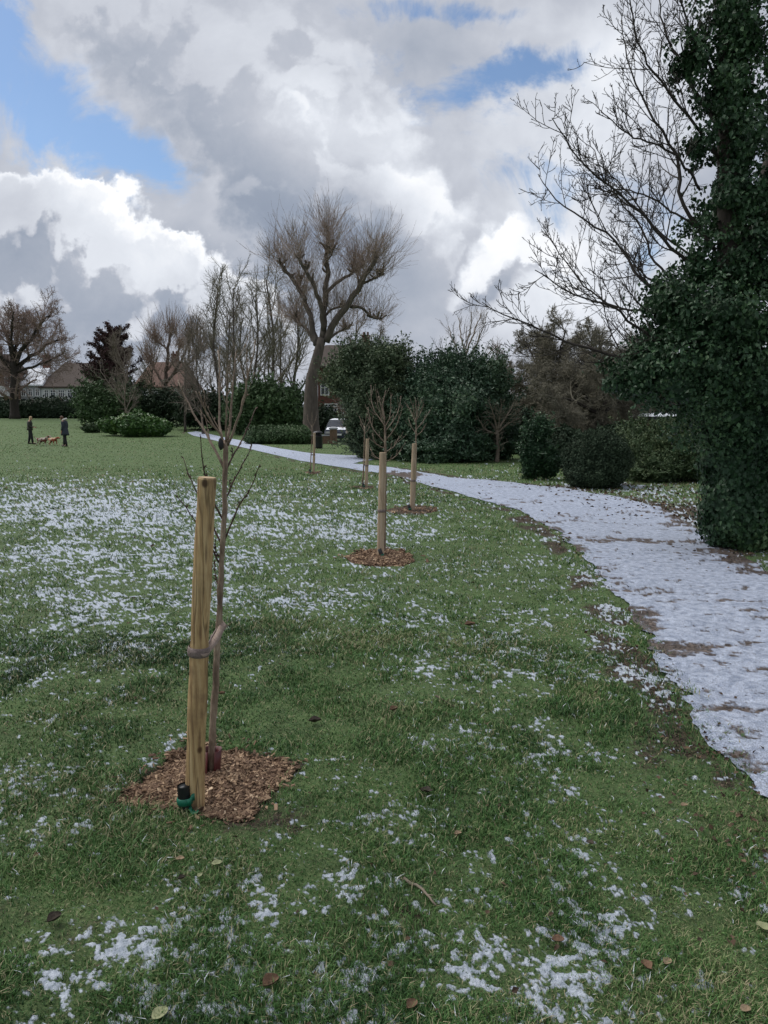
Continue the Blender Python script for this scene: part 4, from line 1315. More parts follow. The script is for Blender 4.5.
def make_sapling(base, trunk, r0, r1, branches, label, twn=5, guard=True, dark=None):
    """branches: (points, r0, r1, kind)"""
    o = thing('young_tree', base, label, 'young tree', 'newly planted young trees beside the path')
    K = 26
    q = poly(trunk, K)
    q[2:-1] += rng.normal(0, r0 * .10, (K - 3, 3))
    rr_ = r0 + (r1 - r0) * np.linspace(0, 1, K)
    rr_ = rr_ * (1 + .07 * rng.standard_normal(K))
    MB().tube(q, rr_, 12).build('trunk', M['sapling'], o, True)
    def twig_set(P_, R_, nt, ln, mb):
        pos, D_, rad, t, Lp = kids(P_, R_, nt, .15, .9, 26, 7)
        ln_ = ln * (.3 + .9 * rng.random(len(pos)))
        Pn, Rn = grow(pos, D_, ln_, np.minimum(rad * .6, r0 * .16), r0 * .06, 4, .06, .22)
        V_, F_ = tubes(Pn, Rn, 4); mb.add(V_, F_)
        # buds
        for P__, R__ in ((P_, R_), (Pn, Rn)):
            pb, Db, rb, tb_, _ = kids(P__, R__, 7 if P__ is P_ else 2, .1, 1, 35, 8)
            Pk, _r = grow(pb, Db, np.full(len(pb), r0 * .9), .1, .1, 3, .02, .05)
            Rk = np.tile(np.array([.10, .20, .04]) * r0 * 1.1, (len(pb), 1))
            V_, F_ = tubes(Pk, Rk, 4); mb.add(V_, F_)
    for pts, a, b, kind in branches:
        mb = MB()
        p = poly(pts, 12); p[1:-1] += rng.normal(0, a * .30, (10, 3))
        R_ = np.linspace(a, b, 12)
        mb.tube(p, R_, 7)
        twig_set(p[None], R_[None], twn if kind else 2, .16 if kind else .04, mb)
        mb.build('branch', M['sapling_branch'] if kind else M['sapling_twig'], o, True, False)
    return o


def band(mb, c, axis, r, h, sides=28, mi=0, rx=None):
    """flat strap ring round a post"""
    c = np.array(c, float); axis = nrm(np.array(axis, float)[None])[0]
    u = nrm(np.cross(axis, [0, 1, 0])[None])[0]; v_ = np.cross(axis, u)
    prof = [(r, -h / 2), (r + .004, -h / 2 + .003), (r + .0055, 0), (r + .004, h / 2 - .003), (r, h / 2)]
    V_ = []
    for (q, z) in prof:
        for i in range(sides):
            a = 2 * math.pi * i / sides
            V_.append(c + u * math.cos(a) * q + v_ * math.sin(a) * q + axis * z)
    F_ = [[j * sides + i, j * sides + (i + 1) % sides, (j + 1) * sides + (i + 1) % sides, (j + 1) * sides + i] for j in range(len(prof) - 1) for i in range(sides)]
    mb.add(V_, np.array(F_), mi)


def strip(mb, pts, wdir, w, th, mi=0):
    """flat ribbon along points with width along wdir"""
    pts = np.array(pts, float); n = len(pts)
    wd = np.broadcast_to(np.array(wdir, float), (n, 3)); wd = nrm(wd)
    T = np.gradient(pts, axis=0); T = nrm(T); N_ = nrm(np.cross(T, wd))
    V_ = np.stack([pts - wd * w / 2 - N_ * th / 2, pts + wd * w / 2 - N_ * th / 2, pts + wd * w / 2 + N_ * th / 2, pts - wd * w / 2 + N_ * th / 2], 1).reshape(-1, 3)
    F_ = [[k * 4 + i, k * 4 + (i + 1) % 4, (k + 1) * 4 + (i + 1) % 4, (k + 1) * 4 + i] for k in range(n - 1) for i in range(4)]
    F_ += [[3, 2, 1, 0], [(n - 1) * 4 + i for i in range(4)]]
    mb.add(V_, np.array(F_), mi)


# ---- mulch beds
def mulch(k, n, size, label, hump=.045):
    B = BEDS[k]; c = B.mean(0)
    o = thing('mulch_bed', (c[0], c[1], float(gz(c[0], c[1]))), label, 'mulch bed', 'bark mulch beds round the young trees')
    lo, hi = B.min(0), B.max(0)
    x = lo[0] + (hi[0] - lo[0]) * rng.random(n * 3); y = lo[1] + (hi[1] - lo[1]) * rng.random(n * 3)
    s_ = sd_poly(x, y, B) + (fbm2(x * 9, y * 9, 2, 7) - .5) * .09
    kp = np.nonzero(s_ < .012)[0][:n]
    # a few strays on the turf
    x, y, s_ = x[kp], y[kp], s_[kp]
    ns = int(n * .05)
    x = np.concatenate([x, x[:ns] + rng.normal(0, .09, ns)]); y = np.concatenate([y, y[:ns] + rng.normal(0, .07, ns)])
    s_ = sd_poly(x, y, B)
    n_ = len(x)
    z = gz(x, y) - .030 * smooth(.02, -.03, s_) + hump * smooth(0, -.22, s_) + (fbm2(x * 11, y * 11, 3, 8) - .4) * .035 + rng.random(n_) * .012
    L = size * (.35 + 1.1 * rng.random(n_) ** 1.6); Wd = L * (.22 + .35 * rng.random(n_)); Th = size * (.08 + .10 * rng.random(n_))
    a = rng.random(n_) * 2 * math.pi; tl = rng.normal(0, .38, n_); rl = rng.normal(0, .45, n_)
    d = np.stack([np.cos(a) * np.cos(tl), np.sin(a) * np.cos(tl), np.sin(tl)], 1)
    sde = nrm(np.cross(d, [0, 0, 1.0])); up_ = np.cross(sde, d)
    s2 = sde * np.cos(rl)[:, None] + up_ * np.sin(rl)[:, None]; u2 = np.cross(s2, d)
    c_ = np.stack([x, y, z], 1)
    V_ = []
    for sx, sy, sz in ((-1, -1, -1), (1, -.6, -1), (.8, .9, -1), (-.9, .7, -1), (-1, -1, 1), (1, -.6, 1), (.8, .9, 1), (-.9, .7, 1)):
        j = 1 + .25 * rng.standard_normal((n_, 1))
        V_.append(c_ + d * (L / 2 * sx)[:, None] * j + s2 * (Wd / 2 * sy)[:, None] * j + u2 * (Th / 2 * sz)[:, None])
    V_ = np.stack(V_, 1).reshape(-1, 3)
    f = np.array([[3, 2, 1, 0], [4, 5, 6, 7], [0, 1, 5, 4], [1, 2, 6, 5], [2, 3, 7, 6], [3, 0, 4, 7]])
    F_ = (np.arange(n_)[:, None, None] * 8 + f[None]).reshape(-1, 4)
    mb = MB(); mb.add(V_, F_, 0, np.repeat(np.clip(rng.beta(2, 2.6, n_), 0, 1), 6))
    ch = mb.build('bark_chips', M['chips'], o); tag(ch, kind='stuff')
    # soil under the chips
    g = 26; gx__, gy__ = np.meshgrid(np.linspace(lo[0], hi[0], g), np.linspace(lo[1], hi[1], g))
    s__ = sd_poly(gx__.ravel(), gy__.ravel(), B)
    z__ = gz(gx__.ravel(), gy__.ravel()) - .034 + (hump + .012) * smooth(0, -.22, s__) + (fbm2(gx__.ravel() * 11, gy__.ravel() * 11, 3, 8) - .4) * .03
    i = np.arange(g * g).reshape(g, g)
    q = np.stack([i[:-1, :-1], i[:-1, 1:], i[1:, 1:], i[1:, :-1]], -1).reshape(-1, 4)
    q = q[(s__[q] < .0).all(1)]
    mesh('soil', np.stack([gx__.ravel(), gy__.ravel(), z__], 1), [q], M['soil'], o, None, None, None, True)
    return o


mulch(0, 9500, .030, 'large rough square of brown bark chips round the nearest stake')
mulch(1, 3600, .045, 'oval patch of reddish bark chips round the second stake')
mulch(2, 1500, .055, 'thin spread of bark chips round the stake with the wide crowned tree behind the second', .01)
mulch(3, 350, .06, 'tiny bark patch at the foot of the yellow stake left of the second one', .01)
mulch(4, 350, .06, 'tiny bark patch at the foot of the farthest pale stake', .01)

# ---- nearest stake and tree
b1 = G(193, 806); Y1 = b1[1]
b1[2] = float(gz(b1[0], b1[1]))
t1 = at(207, 479, Y1 - .02)
make_stake(b1, t1, .0405, .0355, 'thick round pine stake nearest the camera with a strap round its middle', -.006)
bt = at(211, 772, Y1 + .27); bt[2] = float(gz(bt[0], bt[1]))
Yt = bt[1]
def T_(pts, dy=0.0, Y=None):
    Y = Yt if Y is None else Y
    return [at(p[0], p[1], Y + dy * i / max(len(pts) - 1, 1)) for i, p in enumerate(pts)]
br = [
    ([(224, 468), (211, 442), (200, 424), (187, 402), (178, 380)], .15, .0085, .003, 1), ([(224, 448), (220, 434), (210, 419), (203, 405), (199, 392)], -.12, .0075, .003, 1),
    ([(225, 445), (220, 430), (219.5, 408), (219.5, 380), (218, 350)], .18, .0075, .0025, 1), ([(226, 444), (226, 425), (227, 395), (228, 365)], -.15, .006, .002, 1),
    ([(227, 442), (230, 425), (233, 385), (236, 352)], .05, .008, .0025, 1), ([(227, 446), (234, 430), (242, 404), (250, 370), (255, 340)], -.1, .0078, .0025, 1),
    ([(226, 470), (235, 452), (242, 441), (252, 418), (256, 408)], .1, .0045, .0018, 0), ([(224, 503), (234, 480), (247, 457), (252, 445)], .08, .0045, .0018, 0),
    ([(224, 541), (238, 508), (252, 485), (260, 464)], -.08, .0046, .0018, 0), ([(221, 565), (207, 540), (190, 513), (176, 495)], -.05, .0045, .0018, 0),
    ([(222, 545), (210, 520), (190, 478), (183, 457)], .1, .0045, .0018, 0), ([(223, 520), (210, 495), (203, 465), (200, 434)], -.1, .0045, .0018, 0),
    ([(220, 590), (216, 576), (214, 562)], .05, .003, .0015, 0), ([(223, 560), (216, 552), (215, 540)], -.02, .003, .0015, 0),
]
sap1 = make_sapling(bt, T_([(211, 774), (213, 720), (217, 650), (221, 580), (224, 520), (225, 470), (226, 440)]), .0165, .0105, [(T_(p, dy), a * (.78 if k else 1), b * .85, k) for p, dy, a, b, k in br],
                    'nearest bare young tree with upswept tan branches tied to the thick stake', 3)
# knot of dark stuff in the fork
mbk = MB()
c = at(220.8, 444, Yt - .02)
Vk, Fk = ICO
mbk.add(c + Vk * [.011, .010, .026] * (1 + .15 * (vn3(Vk * 3, 4) - .5))[:, None], Fk)
mbk.build('dark_tag', M['black_tag'], sap1, True, False)
# maroon guard collar at the foot
gd = thing('trunk_guard', (bt[0], bt[1], bt[2]), 'short maroon plastic guard wrapped round the foot of the nearest young tree', 'guard')
mb = MB()
ga = bt + [0, 0, -.02]; gb_ = at(213, 749, Yt)
n = 30; hgt = gb_[2] - ga[2]
rings = []
for z, r in ((0, .036), (.5, .034), (1, .036)):
    rings.append((ga + (gb_ - ga) * z, r))
ang_ = np.linspace(math.radians(-65), math.radians(250), n)
Vg = []
for th in (0, -.0028):
    for c, r in rings:
        for i, a in enumerate(ang_):
            rr_ = r + th + .007 * i / n + .0022 * math.sin(5 * a)
            Vg.append(c + [math.cos(a) * rr_, math.sin(a) * rr_, .003 * math.sin(3 * a) if c is rings[2][0] else 0])
Fg = []
for L_ in range(2):
    for j in range(2):
        for i in range(n - 1):
            b0 = L_ * 3 * n + j * n + i
            q = [b0, b0 + 1, b0 + n + 1, b0 + n]
            Fg.append(q if L_ == 0 else q[::-1])
for i in range(n - 1):
    Fg.append([2 * n + i, 2 * n + i + 1, 5 * n + i + 1, 5 * n + i])
for e_ in (0, n - 1):
    for j in range(2):
        Fg.append([j * n + e_, (j + 1) * n + e_, (j + 4) * n + e_, (j + 3) * n + e_])
mb.add(Vg, np.array(Fg)); mb.build('sleeve', M['guard'], gd, True)

# tie
tie = thing('tree_tie', at(203, 645, Y1), 'worn brown rubber tie looping the nearest stake to its young tree', 'tree tie', 'tree ties')
mb = MB()
cst = b1 + (t1 - b1) * ((at(201, 650, Y1)[2] - b1[2]) / (t1[2] - b1[2]))
cst = cst + [-.0035, 0, 0]
band(mb, cst, t1 - b1, .0395, .040)
mb.build('stake_loop', M['strap'], tie, True)
mb = MB()
s0 = cst + [.030, -.030, 0]; e0 = at(221.5, 628, Yt - .018)
cstrip = [s0 + [-.012, -.010, -.004], s0, s0 + (e0 - s0) * .3 + [.006, -.012, .0], s0 + (e0 - s0) * .65 + [.008, -.008, 0], e0, e0 + [.012, .020, .012], e0 + [-.004, .040, .014]]
strip(mb, poly(cstrip, 16), (-.66, .05, .75), .030, .006)
mb.build('strap', M['strap_light'], tie, True)
mb = MB()
s2 = cst + [.030, .026, .012]; e2 = at(217, 630, Yt + .012)
strip(mb, poly([s2, (s2 + e2) / 2 + [0, .006, .006], e2], 8), (.3, 0, .9), .026, .005)
Vb_, Fb_ = ICO
bcen = (s2 + e2) / 2 + [.004, -.018, .006]
mb.add(bcen + Vb_ * [.009, .012, .014], Fb_)
mb.build('buffer', M['strap'], tie, True)

# watering pipe with green strap at the foot of the nearest stake
pp_ = at(186, 803, Y1 - .035); pp_[2] = float(gz(pp_[0], pp_[1]))
pipe = thing('watering_pipe', pp_, 'stubby black watering pipe with a green strap beside the nearest stake', 'pipe', 'watering pipes')
ptop = at(183.5, 785, Y1 - .035)
mb = MB(); ax_p = ptop - pp_
K_ = 22; tt = np.linspace(0, 1, K_)
mb.tube(pp_ - [0, 0, .03] + (ax_p + [0, 0, .03]) * tt[:, None], .026 + .0022 * np.sin(tt * 60), 18, cap=False)
mb.tube(pp_ + (ptop - pp_) * np.linspace(.96, .4, 4)[:, None], .021, 18)
mb.build('tube', M['black_plastic'], pipe, True)
mb = MB(); band(mb, pp_ + ax_p * .38, ax_p, .0290, .030, 22)
strip(mb, poly([pp_ + ax_p * .38 + [.008, -.024, 0], pp_ + ax_p * .42 + [.030, -.034, .004], b1 + [.012, -.046, .055], b1 + [.034, -.030, .05]], 10), (0, 0, 1), .030, .004)
strip(mb, poly([pp_ + [.02, -.02, .02], pp_ + [.035, -.035, .004], pp_ + [.06, -.04, .012]], 8), (.2, .9, .3), .020, .003)
mb.build('strap', M['green_plastic'], pipe, True)


# ---- the young trees further along
def small_crown(px, pyf, fx0, fy0, Y, spec, a):
    out = []
    for (pts, dy, s) in spec:
        out.append((T_([(px + fx0 * u, pyf + fy0 * v_) for u, v_ in pts], dy, Y), a * s, a * .35, 1))
    return out


def planted(bx, by, tx, ty, r, label_s, label_t, tree_dx, crown, fork, trunk_r, mbed=None, m='timber_far', pipe_dx=-6, gap=.15):
    b = G(bx, by); Y = b[1]; b[2] = float(gz(b[0], b[1]))
    t = at(tx, ty, Y)
    make_stake(b, t, r, r * .93, 'round timber stake ' + label_s, 0, m, 18)
    Yq = Y + gap
    tb = at(bx + tree_dx, by, Yq); tb[2] = float(gz(tb[0], tb[1]))
    trunk = [tb] + [at(x, y, Yq) for x, y in fork]
    brs = [([at(x, y, Yq + dy * i / max(len(pts) - 1, 1)) for i, (x, y) in enumerate(pts)], trunk_r * .34, trunk_r * .14, 1) for pts, dy in crown]
    make_sapling(tb, trunk, trunk_r, trunk_r * .55, brs, label_t, 4)
    # tie
    zc = b + (t - b) * .45
    o = thing('tree_tie', zc, 'dark strap holding ' + label_t.split(' behind')[0].replace('bare young tree', 'the young tree'), 'tree tie', 'tree ties')
    mbt = MB(); band(mbt, zc, t - b, r * .985, .035, 16)
    tpt = poly(trunk, 20); j = int(np.argmin(abs(tpt[:, 2] - zc[2])))
    s = zc + nrm((tpt[j] - zc)[None])[0] * r * .9
    strip(mbt, poly([s, (s + tpt[j]) / 2, tpt[j] + nrm((tpt[j] - zc)[None])[0] * trunk_r], 5), (0, 0, 1), .03, .006)
    mbt.build('strap', M['strap'], o, True)
    # pipe
    p = at(bx + pipe_dx, by, Y - .03); p[2] = float(gz(p[0], p[1]))
    o = thing('watering_pipe', p, 'small black watering pipe at the stake ' + label_s.replace('of the second young tree, ', '').replace('under the tree with the narrow crown, ', ''), 'pipe', 'watering pipes')
    mbp = MB(); mbp.tube([p - [0, 0, .03], p + [-.01, 0, .04], p + [-.03, 0, .10]], .024, 12)
    mbp.build('tube', M['black_plastic'], o, True)
    mbp = MB(); mbp.tube([p + [0, 0, .012], p + [-.006, 0, .036]], .0275, 12); mbp.build('strap', M['green_plastic'], o, True)


planted(380, 557, 383, 453, .042, 'of the second young tree, standing in the oval bark patch', 'bare young tree with the widest crown, second from the camera', 4,
        [([(384.5, 425), (374, 410), (371, 394), (371, 385)], .2), ([(384.5, 428), (378, 405), (376, 390), (374.5, 410)][:3], -.2), ([(385, 420), (383, 405), (386, 390), (390, 398)][:3], .1), ([(385, 428), (390, 415), (391, 400), (392.5, 394)], -.1),
         ([(386, 430), (395, 418), (400, 405), (401, 396)], .15), ([(386, 440), (395, 428), (401, 413), (403, 406)], -.15), ([(384, 442), (373, 428), (369, 414), (368, 407)], .1), ([(385, 448), (376, 444), (372, 434)], -.1),
         ([(386, 452), (395, 445), (399, 436)], .1), ([(384, 462), (375, 456), (370, 449)], .05), ([(386, 462), (396, 456), (401, 450)], -.05), ([(385, 424), (382, 410), (379, 396)], .1)],
        [(385, 520), (385.5, 470), (385, 425)], .019, pipe_dx=2)
planted(412, 510, 414.5, 444, .044, 'under the tree with the narrow crown, third from the camera', 'bare young tree right of the second one, against the dark evergreen', 2,
        [([(416, 424), (411, 412), (407, 404)], .2), ([(416, 424), (413, 408), (410, 398)], -.2), ([(416.5, 420), (418, 410), (422, 400)], .1), ([(416.5, 420), (421, 412), (424, 404)], -.1), ([(416, 430), (424, 420), (430, 410)], .15), ([(416, 436), (423, 430), (426, 424)], -.1), ([(416, 434), (411, 426), (409, 420)], .1),
         ([(416.5, 418), (416, 406), (415, 399)], .1)],
        [(415.5, 470), (416, 445), (416, 418)], .019, pipe_dx=-2, gap=.12)
planted(366, 487, 367.5, 439, .040, 'half hidden left of the second stake', 'bare young tree with the small crown, left of the second stake', -3.5,
        [([(364.5, 428), (361, 421), (359.5, 416)], .2), ([(364.5, 426), (366, 418), (366.5, 413)], -.2), ([(364.5, 430), (369, 422), (371, 417)], .1), ([(364.5, 432), (362, 427), (360, 424)], .1), ([(364.5, 434), (368, 430), (370, 426)], .1)],
        [(364, 460), (364.5, 440), (364.5, 426)], .019, pipe_dx=-2, gap=.05)
planted(313.5, 472, 314.5, 433, .036, 'farthest away, pale and slim by the litter bin', 'bare young tree farthest away, beside the palest stake', -3,
        [([(312, 428), (308, 420), (307, 415)], .2), ([(312, 426), (312, 418), (311, 412)], -.2), ([(312, 428), (315, 421), (317, 414)], .1), ([(312, 432), (309, 428), (307, 425)], .1)],
        [(311, 455), (312, 440), (312, 425)], .018, pipe_dx=-3, gap=.05)

# ------------------------------------------------------------------ leaves and twigs on the grass
def curled_leaf(px, py, size, label, colour, curl=.35, ang=0.0):
    size *= .62; curl *= 1.5
    p = G(px, py); p[2] = float(gz(p[0], p[1])) + .018
    n, k = 9, 5
    t = np.linspace(0, 1, n); w_ = np.sin(np.clip(t, .02, .98) * math.pi) ** .7 * .42
    V_ = []
    for i in range(n):
        for j in range(k):
            s = (j / (k - 1) - .5) * 2
            x = (t[i] - .5) * size; y = s * w_[i] * size * (1 + .08 * math.sin(9 * t[i] + s))
            z = curl * size * (abs(s) ** 1.6 * w_[i] * 1.2 + (t[i] - .5) ** 2 * .9) + size * .03 * math.sin(11 * t[i] + 3 * s)
            V_.append([x * math.cos(ang) - y * math.sin(ang), x * math.sin(ang) + y * math.cos(ang), z])
    V_ = np.array(V_) + p
    F_ = np.array([[i * k + j, (i + 1) * k + j, (i + 1) * k + j + 1, i * k + j + 1] for i in range(n - 1) for j in range(k - 1)])
    th = V_ - [0, 0, .0012]
    mb = MB(); mb.add(V_, F_); mb.add(th, F_[:, ::-1])
    P_ = [V_[2], V_[2] + (V_[2] - V_[(n // 2) * k + 2]) * .35 + [0, 0, .004]]
    mb.tube(P_, .0012, 4)
    o = mb.build('fallen_leaf', colour, None, True, False)
    tag(o, label, 'leaf', 'fallen leaves on the near grass')


M['leaf_pale'] = vary('pale_green_leaf', [(0, (.16, .18, .09)), (1, (.30, .31, .17))], 30, .6, 0, .4, 60, use_rnd=False)
M['leaf_brown'] = vary('brown_leaf', [(0, (.075, .042, .026)), (1, (.19, .115, .07))], 30, .8, 0, .5, 60, use_rnd=False)
M['leaf_tan'] = vary('tan_leaf', [(0, (.17, .115, .07)), (1, (.34, .26, .17))], 30, .8, 0, .5, 60, use_rnd=False)
M['leaf_dark'] = vary('dark_leaf', [(0, (.02, .016, .012)), (1, (.06, .045, .03))], 30, .7, 0, .5, 60, use_rnd=False)
for a in [(217, 870, .062, 'pale green leaf lying in the grass below the bark chip square', 'leaf_pale', .2, .3), (200, 881, .036, 'small pale leaf just left of the larger pale green leaf', 'leaf_pale', .2, 1.2),
          (180, 862, .050, 'thin tan leaf between the pale green leaf and the watering pipe', 'leaf_tan', .3, .1), (182, 882, .04, 'dark curled leaf left of the pair of pale leaves', 'leaf_dark', .5, .6),
          (271, 990, .085, 'large curled brown leaf near the bottom edge left of centre', 'leaf_brown', .5, .8), (558, 945, .062, 'flat light brown leaf low on the right of centre', 'leaf_brown', .3, 0),
          (412, 1013, .06, 'orange brown leaf at the bottom edge near the middle', 'leaf_brown', .4, .9), (646, 976, .06, 'brown leaf near the bottom right, left of its tan neighbour', 'leaf_brown', .5, 1.9),
          (667, 970, .05, 'tan leaf near the bottom right, right of its brown neighbour', 'leaf_tan', .4, .8), (458, 840, .048, 'tan leaf in the middle of the near grass', 'leaf_tan', .4, .5),
          (426, 796, .08, 'long dark leaf on the grass right of the bark chip square', 'leaf_dark', .4, 2.9), (394, 718, .085, 'brown leaf in the grass between the first and second stakes', 'leaf_brown', .5, .7),
          (315, 728, .10, 'dark brown leaf behind the bark chip square', 'leaf_dark', .5, .2), (590, 850, .05, 'dark leaf among the snow flecks right of centre', 'leaf_dark', .3, 2.6),
          (762, 928, .07, 'pale green leaf at the right edge of the near grass', 'leaf_pale', .3, 2.0), (684, 812, .05, 'small yellowish leaf near the path edge', 'leaf_tan', .3, .4),
          (160, 1018, .08, 'grey green leaf at the bottom edge near the left', 'leaf_pale', .2, 1.0), (55, 925, .08, 'dark leaf on bare earth at the lower left', 'leaf_dark', .5, 1.0),
          (470, 628, .14, 'rust coloured leaf on the grass short of the second bark patch', 'leaf_brown', .4, .3), (745, 1018, .05, 'tan leaf in the bottom right corner', 'leaf_tan', .3, .3),
          (222, 700, .06, 'rusty leaf in the grass directly behind the nearest young tree', 'leaf_brown', .5, .3)]:
    curled_leaf(a[0], a[1], a[2], a[3], M[a[4]], a[5], a[6])
a_, b__ = G(404, 884), G(436, 911)
q = poly([a_ + [0, 0, .022], (a_ + b__) / 2 + [.01, 0, .026], b__ + [0, 0, .02]], 10); q[1:-1] += rng.normal(0, .002, (8, 3))
mb = MB().tube(q, np.linspace(.006, .003, 10), 7); mb.tube([q[6], q[6] + [.02, -.02, .01]], .002, 5)
tag(mb.build('fallen_twig', M['bark_pale'], None, True, False), 'pale broken twig lying on the near grass right of centre', 'twig')
a_, b__ = G(436, 700), G(455, 712)
mb = MB().tube(poly([a_ + [0, 0, .025], b__ + [0, 0, .028]], 6), np.linspace(.006, .004, 6), 6)
tag(mb.build('fallen_twig', M['bark_brown'], None, True, False), 'short brown twig in the grass between the two nearest stakes', 'twig')

# scattered leaf litter: path edge, verge under the hedge, a little on the lawn
def litter(n, pts_xy, s0, s1):
    x, y = pts_xy
    z = gz(x, y) + .012 + .012 * rng.random(len(x))
    c = np.stack([x, y, z], 1)
    N_ = nrm(rng.normal(0, .45, c.shape) + [0, 0, 1.0])
    return leaf_quads(c, N_, s0 + (s1 - s0) * smooth(2, 18, np.hypot(x, y)), .7)


x, y = scatter(90000, 1.4, 22, 1.0)
sdd = path_off(x, y)
px_, py_ = to_px(x, y, 0)
dens = .55 * np.exp(-((sdd - .10) / .16) ** 2) * smooth(.35, .6, fbm2(x * 1.5, y * 1.5, 3, 51)) + gsum(px_, py_, [(680, 503, 80, 14, .8), (560, 487, 60, 4, .4), (740, 840, 50, 80, .18), (700, 760, 50, 40, .2), (650, 486, 90, 7, .5), (735, 556, 40, 12, .35), (722, 700, 20, 120, .02)]) + .006
k = rng.random(len(x)) < dens * .45
V_, F_ = litter(0, (x[k], y[k]), .022, .075)
mb = MB(); mb.add(V_, F_, 0, rng.beta(1.6, 2.4, k.sum()))
tag(mb.build('leaf_litter', M['dead_leaf'], None), 'scattered brown dead leaves along the path edge and under the hedge', 'leaf litter', None, 'stuff')

# ------------------------------------------------------------------ houses and far street things
M['brick_red'] = vary('red_brick_wall', [(0, (.085, .038, .030)), (1, (.18, .085, .065))], 9, .9, 0, .3, 50, use_rnd=False)
M['brick_brown'] = vary('brown_brick_wall', [(0, (.12, .075, .052)), (1, (.22, .145, .10))], 9, .9, 0, .3, 50, use_rnd=False)
M['render_white'] = plain('painted_render', (.62, .63, .64), .8)
M['render_grey'] = plain('grey_render', (.36, .37, .39), .8)
M['tile_brown'] = vary('brown_roof_tiles', [(0, (.040, .030, .026)), (1, (.095, .072, .060))], 4, .85, 0, .5, 30, stretch=(1, 1, 4), use_rnd=False)
M['tile_red'] = vary('red_roof_tiles', [(0, (.085, .050, .040)), (1, (.165, .095, .072))], 4, .85, 0, .5, 30, stretch=(1, 1, 4), use_rnd=False)
M['white_paint'] = plain('white_paint', (.78, .78, .78), .5)
M['glass'] = plain('window_glass', (.035, .042, .055), .12, .6)
M['black_metal'] = plain('black_metal', (.015, .016, .018), .4)
M['car_paint'] = plain('dark_blue_paint', (.022, .030, .050), .25, .6)
M['rubber'] = plain('tyre_rubber', (.018, .018, .018), .8)
M['lamp_glass'] = plain('lamp_glass', (.45, .44, .42), .2, .5)


def window(parent, cx, y, cz, w_, h, bars=2):
    mb = MB(); mb.box((cx, y, cz), (w_, .06, h)); g = mb.build('window', M['glass'], parent)
    g_off = parent
    mb = MB(); t = .09
    for sx in (-1, 1): mb.box((cx + sx * (w_ / 2), y - .03, cz), (t, .10, h + t))
    for sz in (-1, 1): mb.box((cx, y - .032, cz + sz * h / 2), (w_ - t, .10, t))
    for k in range(1, bars): mb.box((cx - w_ / 2 + w_ * k / bars, y - .036, cz), (t * .7, .07, h - t))
    mb.box((cx, y - .04, cz + h * .18), (w_ - t, .05, t * .6))
    f = mb.build('frame', M['white_paint'], parent)
    f.parent = g
    return g


def roof_mesh(x0, x1, y0, y1, ze, zr, hip=.25, over=.35):
    x0 -= over; x1 += over; y0 -= over; y1 += over
    ym = (y0 + y1) / 2; d = (x1 - x0) * hip
    b = [[x0, y0, ze], [x1, y0, ze], [x1, y1, ze], [x0, y1, ze]]
    r = [[x0 + d, ym, zr], [x1 - d, ym, zr]]
    V_ = b + r + [[p[0], p[1], p[2] - .18] for p in b]
    mb = MB()
    mb.add(V_, [np.array([[0, 1, 5, 4], [2, 3, 4, 5], [0, 6, 7, 1][::-1], [1, 7, 8, 2][::-1], [2, 8, 9, 3][::-1], [3, 9, 6, 0][::-1], [6, 9, 8, 7][::-1]]), np.array([[1, 2, 5], [3, 0, 4]])])
    return mb


def house(name, pxl, pxr, eave, ridge, Y, depth, label, wall, roof, wins, hip=.25, chim=(), bay=None, band=None, group='houses beyond the park'):
    x0, x1 = at(pxl, 400, Y)[0], at(pxr, 400, Y)[0]
    zg = float(gz0(0, Y)); ze = at(384, eave, Y)[2]; zr = at(384, ridge, Y + depth / 2)[2]
    o = thing(name, ((x0 + x1) / 2, Y + depth / 2, zg), label, 'house', group)
    mb = MB(); mb.box(((x0 + x1) / 2, Y + depth / 2, (zg - .3 + ze) / 2), (x1 - x0, depth, ze - zg + .3)); mb.build('wall', wall, o)
    rf = roof_mesh(x0, x1, Y, Y + depth, ze + .185, zr, hip).build('roof', roof, o)
    for cx in chim:
        X = at(cx, 400, Y + depth / 2)[0]
        mb = MB(); mb.box((X, Y + depth * .5 + .3, zr - .1), (.9, .7, 2.2)); mb.box((X, Y + depth * .5 + .3, zr + 1.03), (1.02, .82, .12))
        for s in (-.22, .22): mb.tube([(X + s, Y + depth * .5 + .3, zr + 1.09), (X + s, Y + depth * .5 + .3, zr + 1.45)], .12, 10)
        c = mb.build('chimney', M['brick_red'], o); c.parent = rf
    for (a, b, c_, d_, n) in wins:
        xa, xb = at(a, 400, Y)[0], at(b, 400, Y)[0]; za, zb = at(384, d_, Y)[2], at(384, c_, Y)[2]
        window(o, (xa + xb) / 2, Y - .03, (za + zb) / 2, xb - xa, zb - za, n)
    if band:
        (a, b, c_, d_, m_) = band
        xa, xb = at(a, 400, Y)[0], at(b, 400, Y)[0]; za, zb = at(384, d_, Y)[2], at(384, c_, Y)[2]
        mb = MB(); mb.box(((xa + xb) / 2, Y - .25, (za + zb) / 2), (xb - xa, .5, zb - za)); mb.build('bay_front', m_, o)
    return o


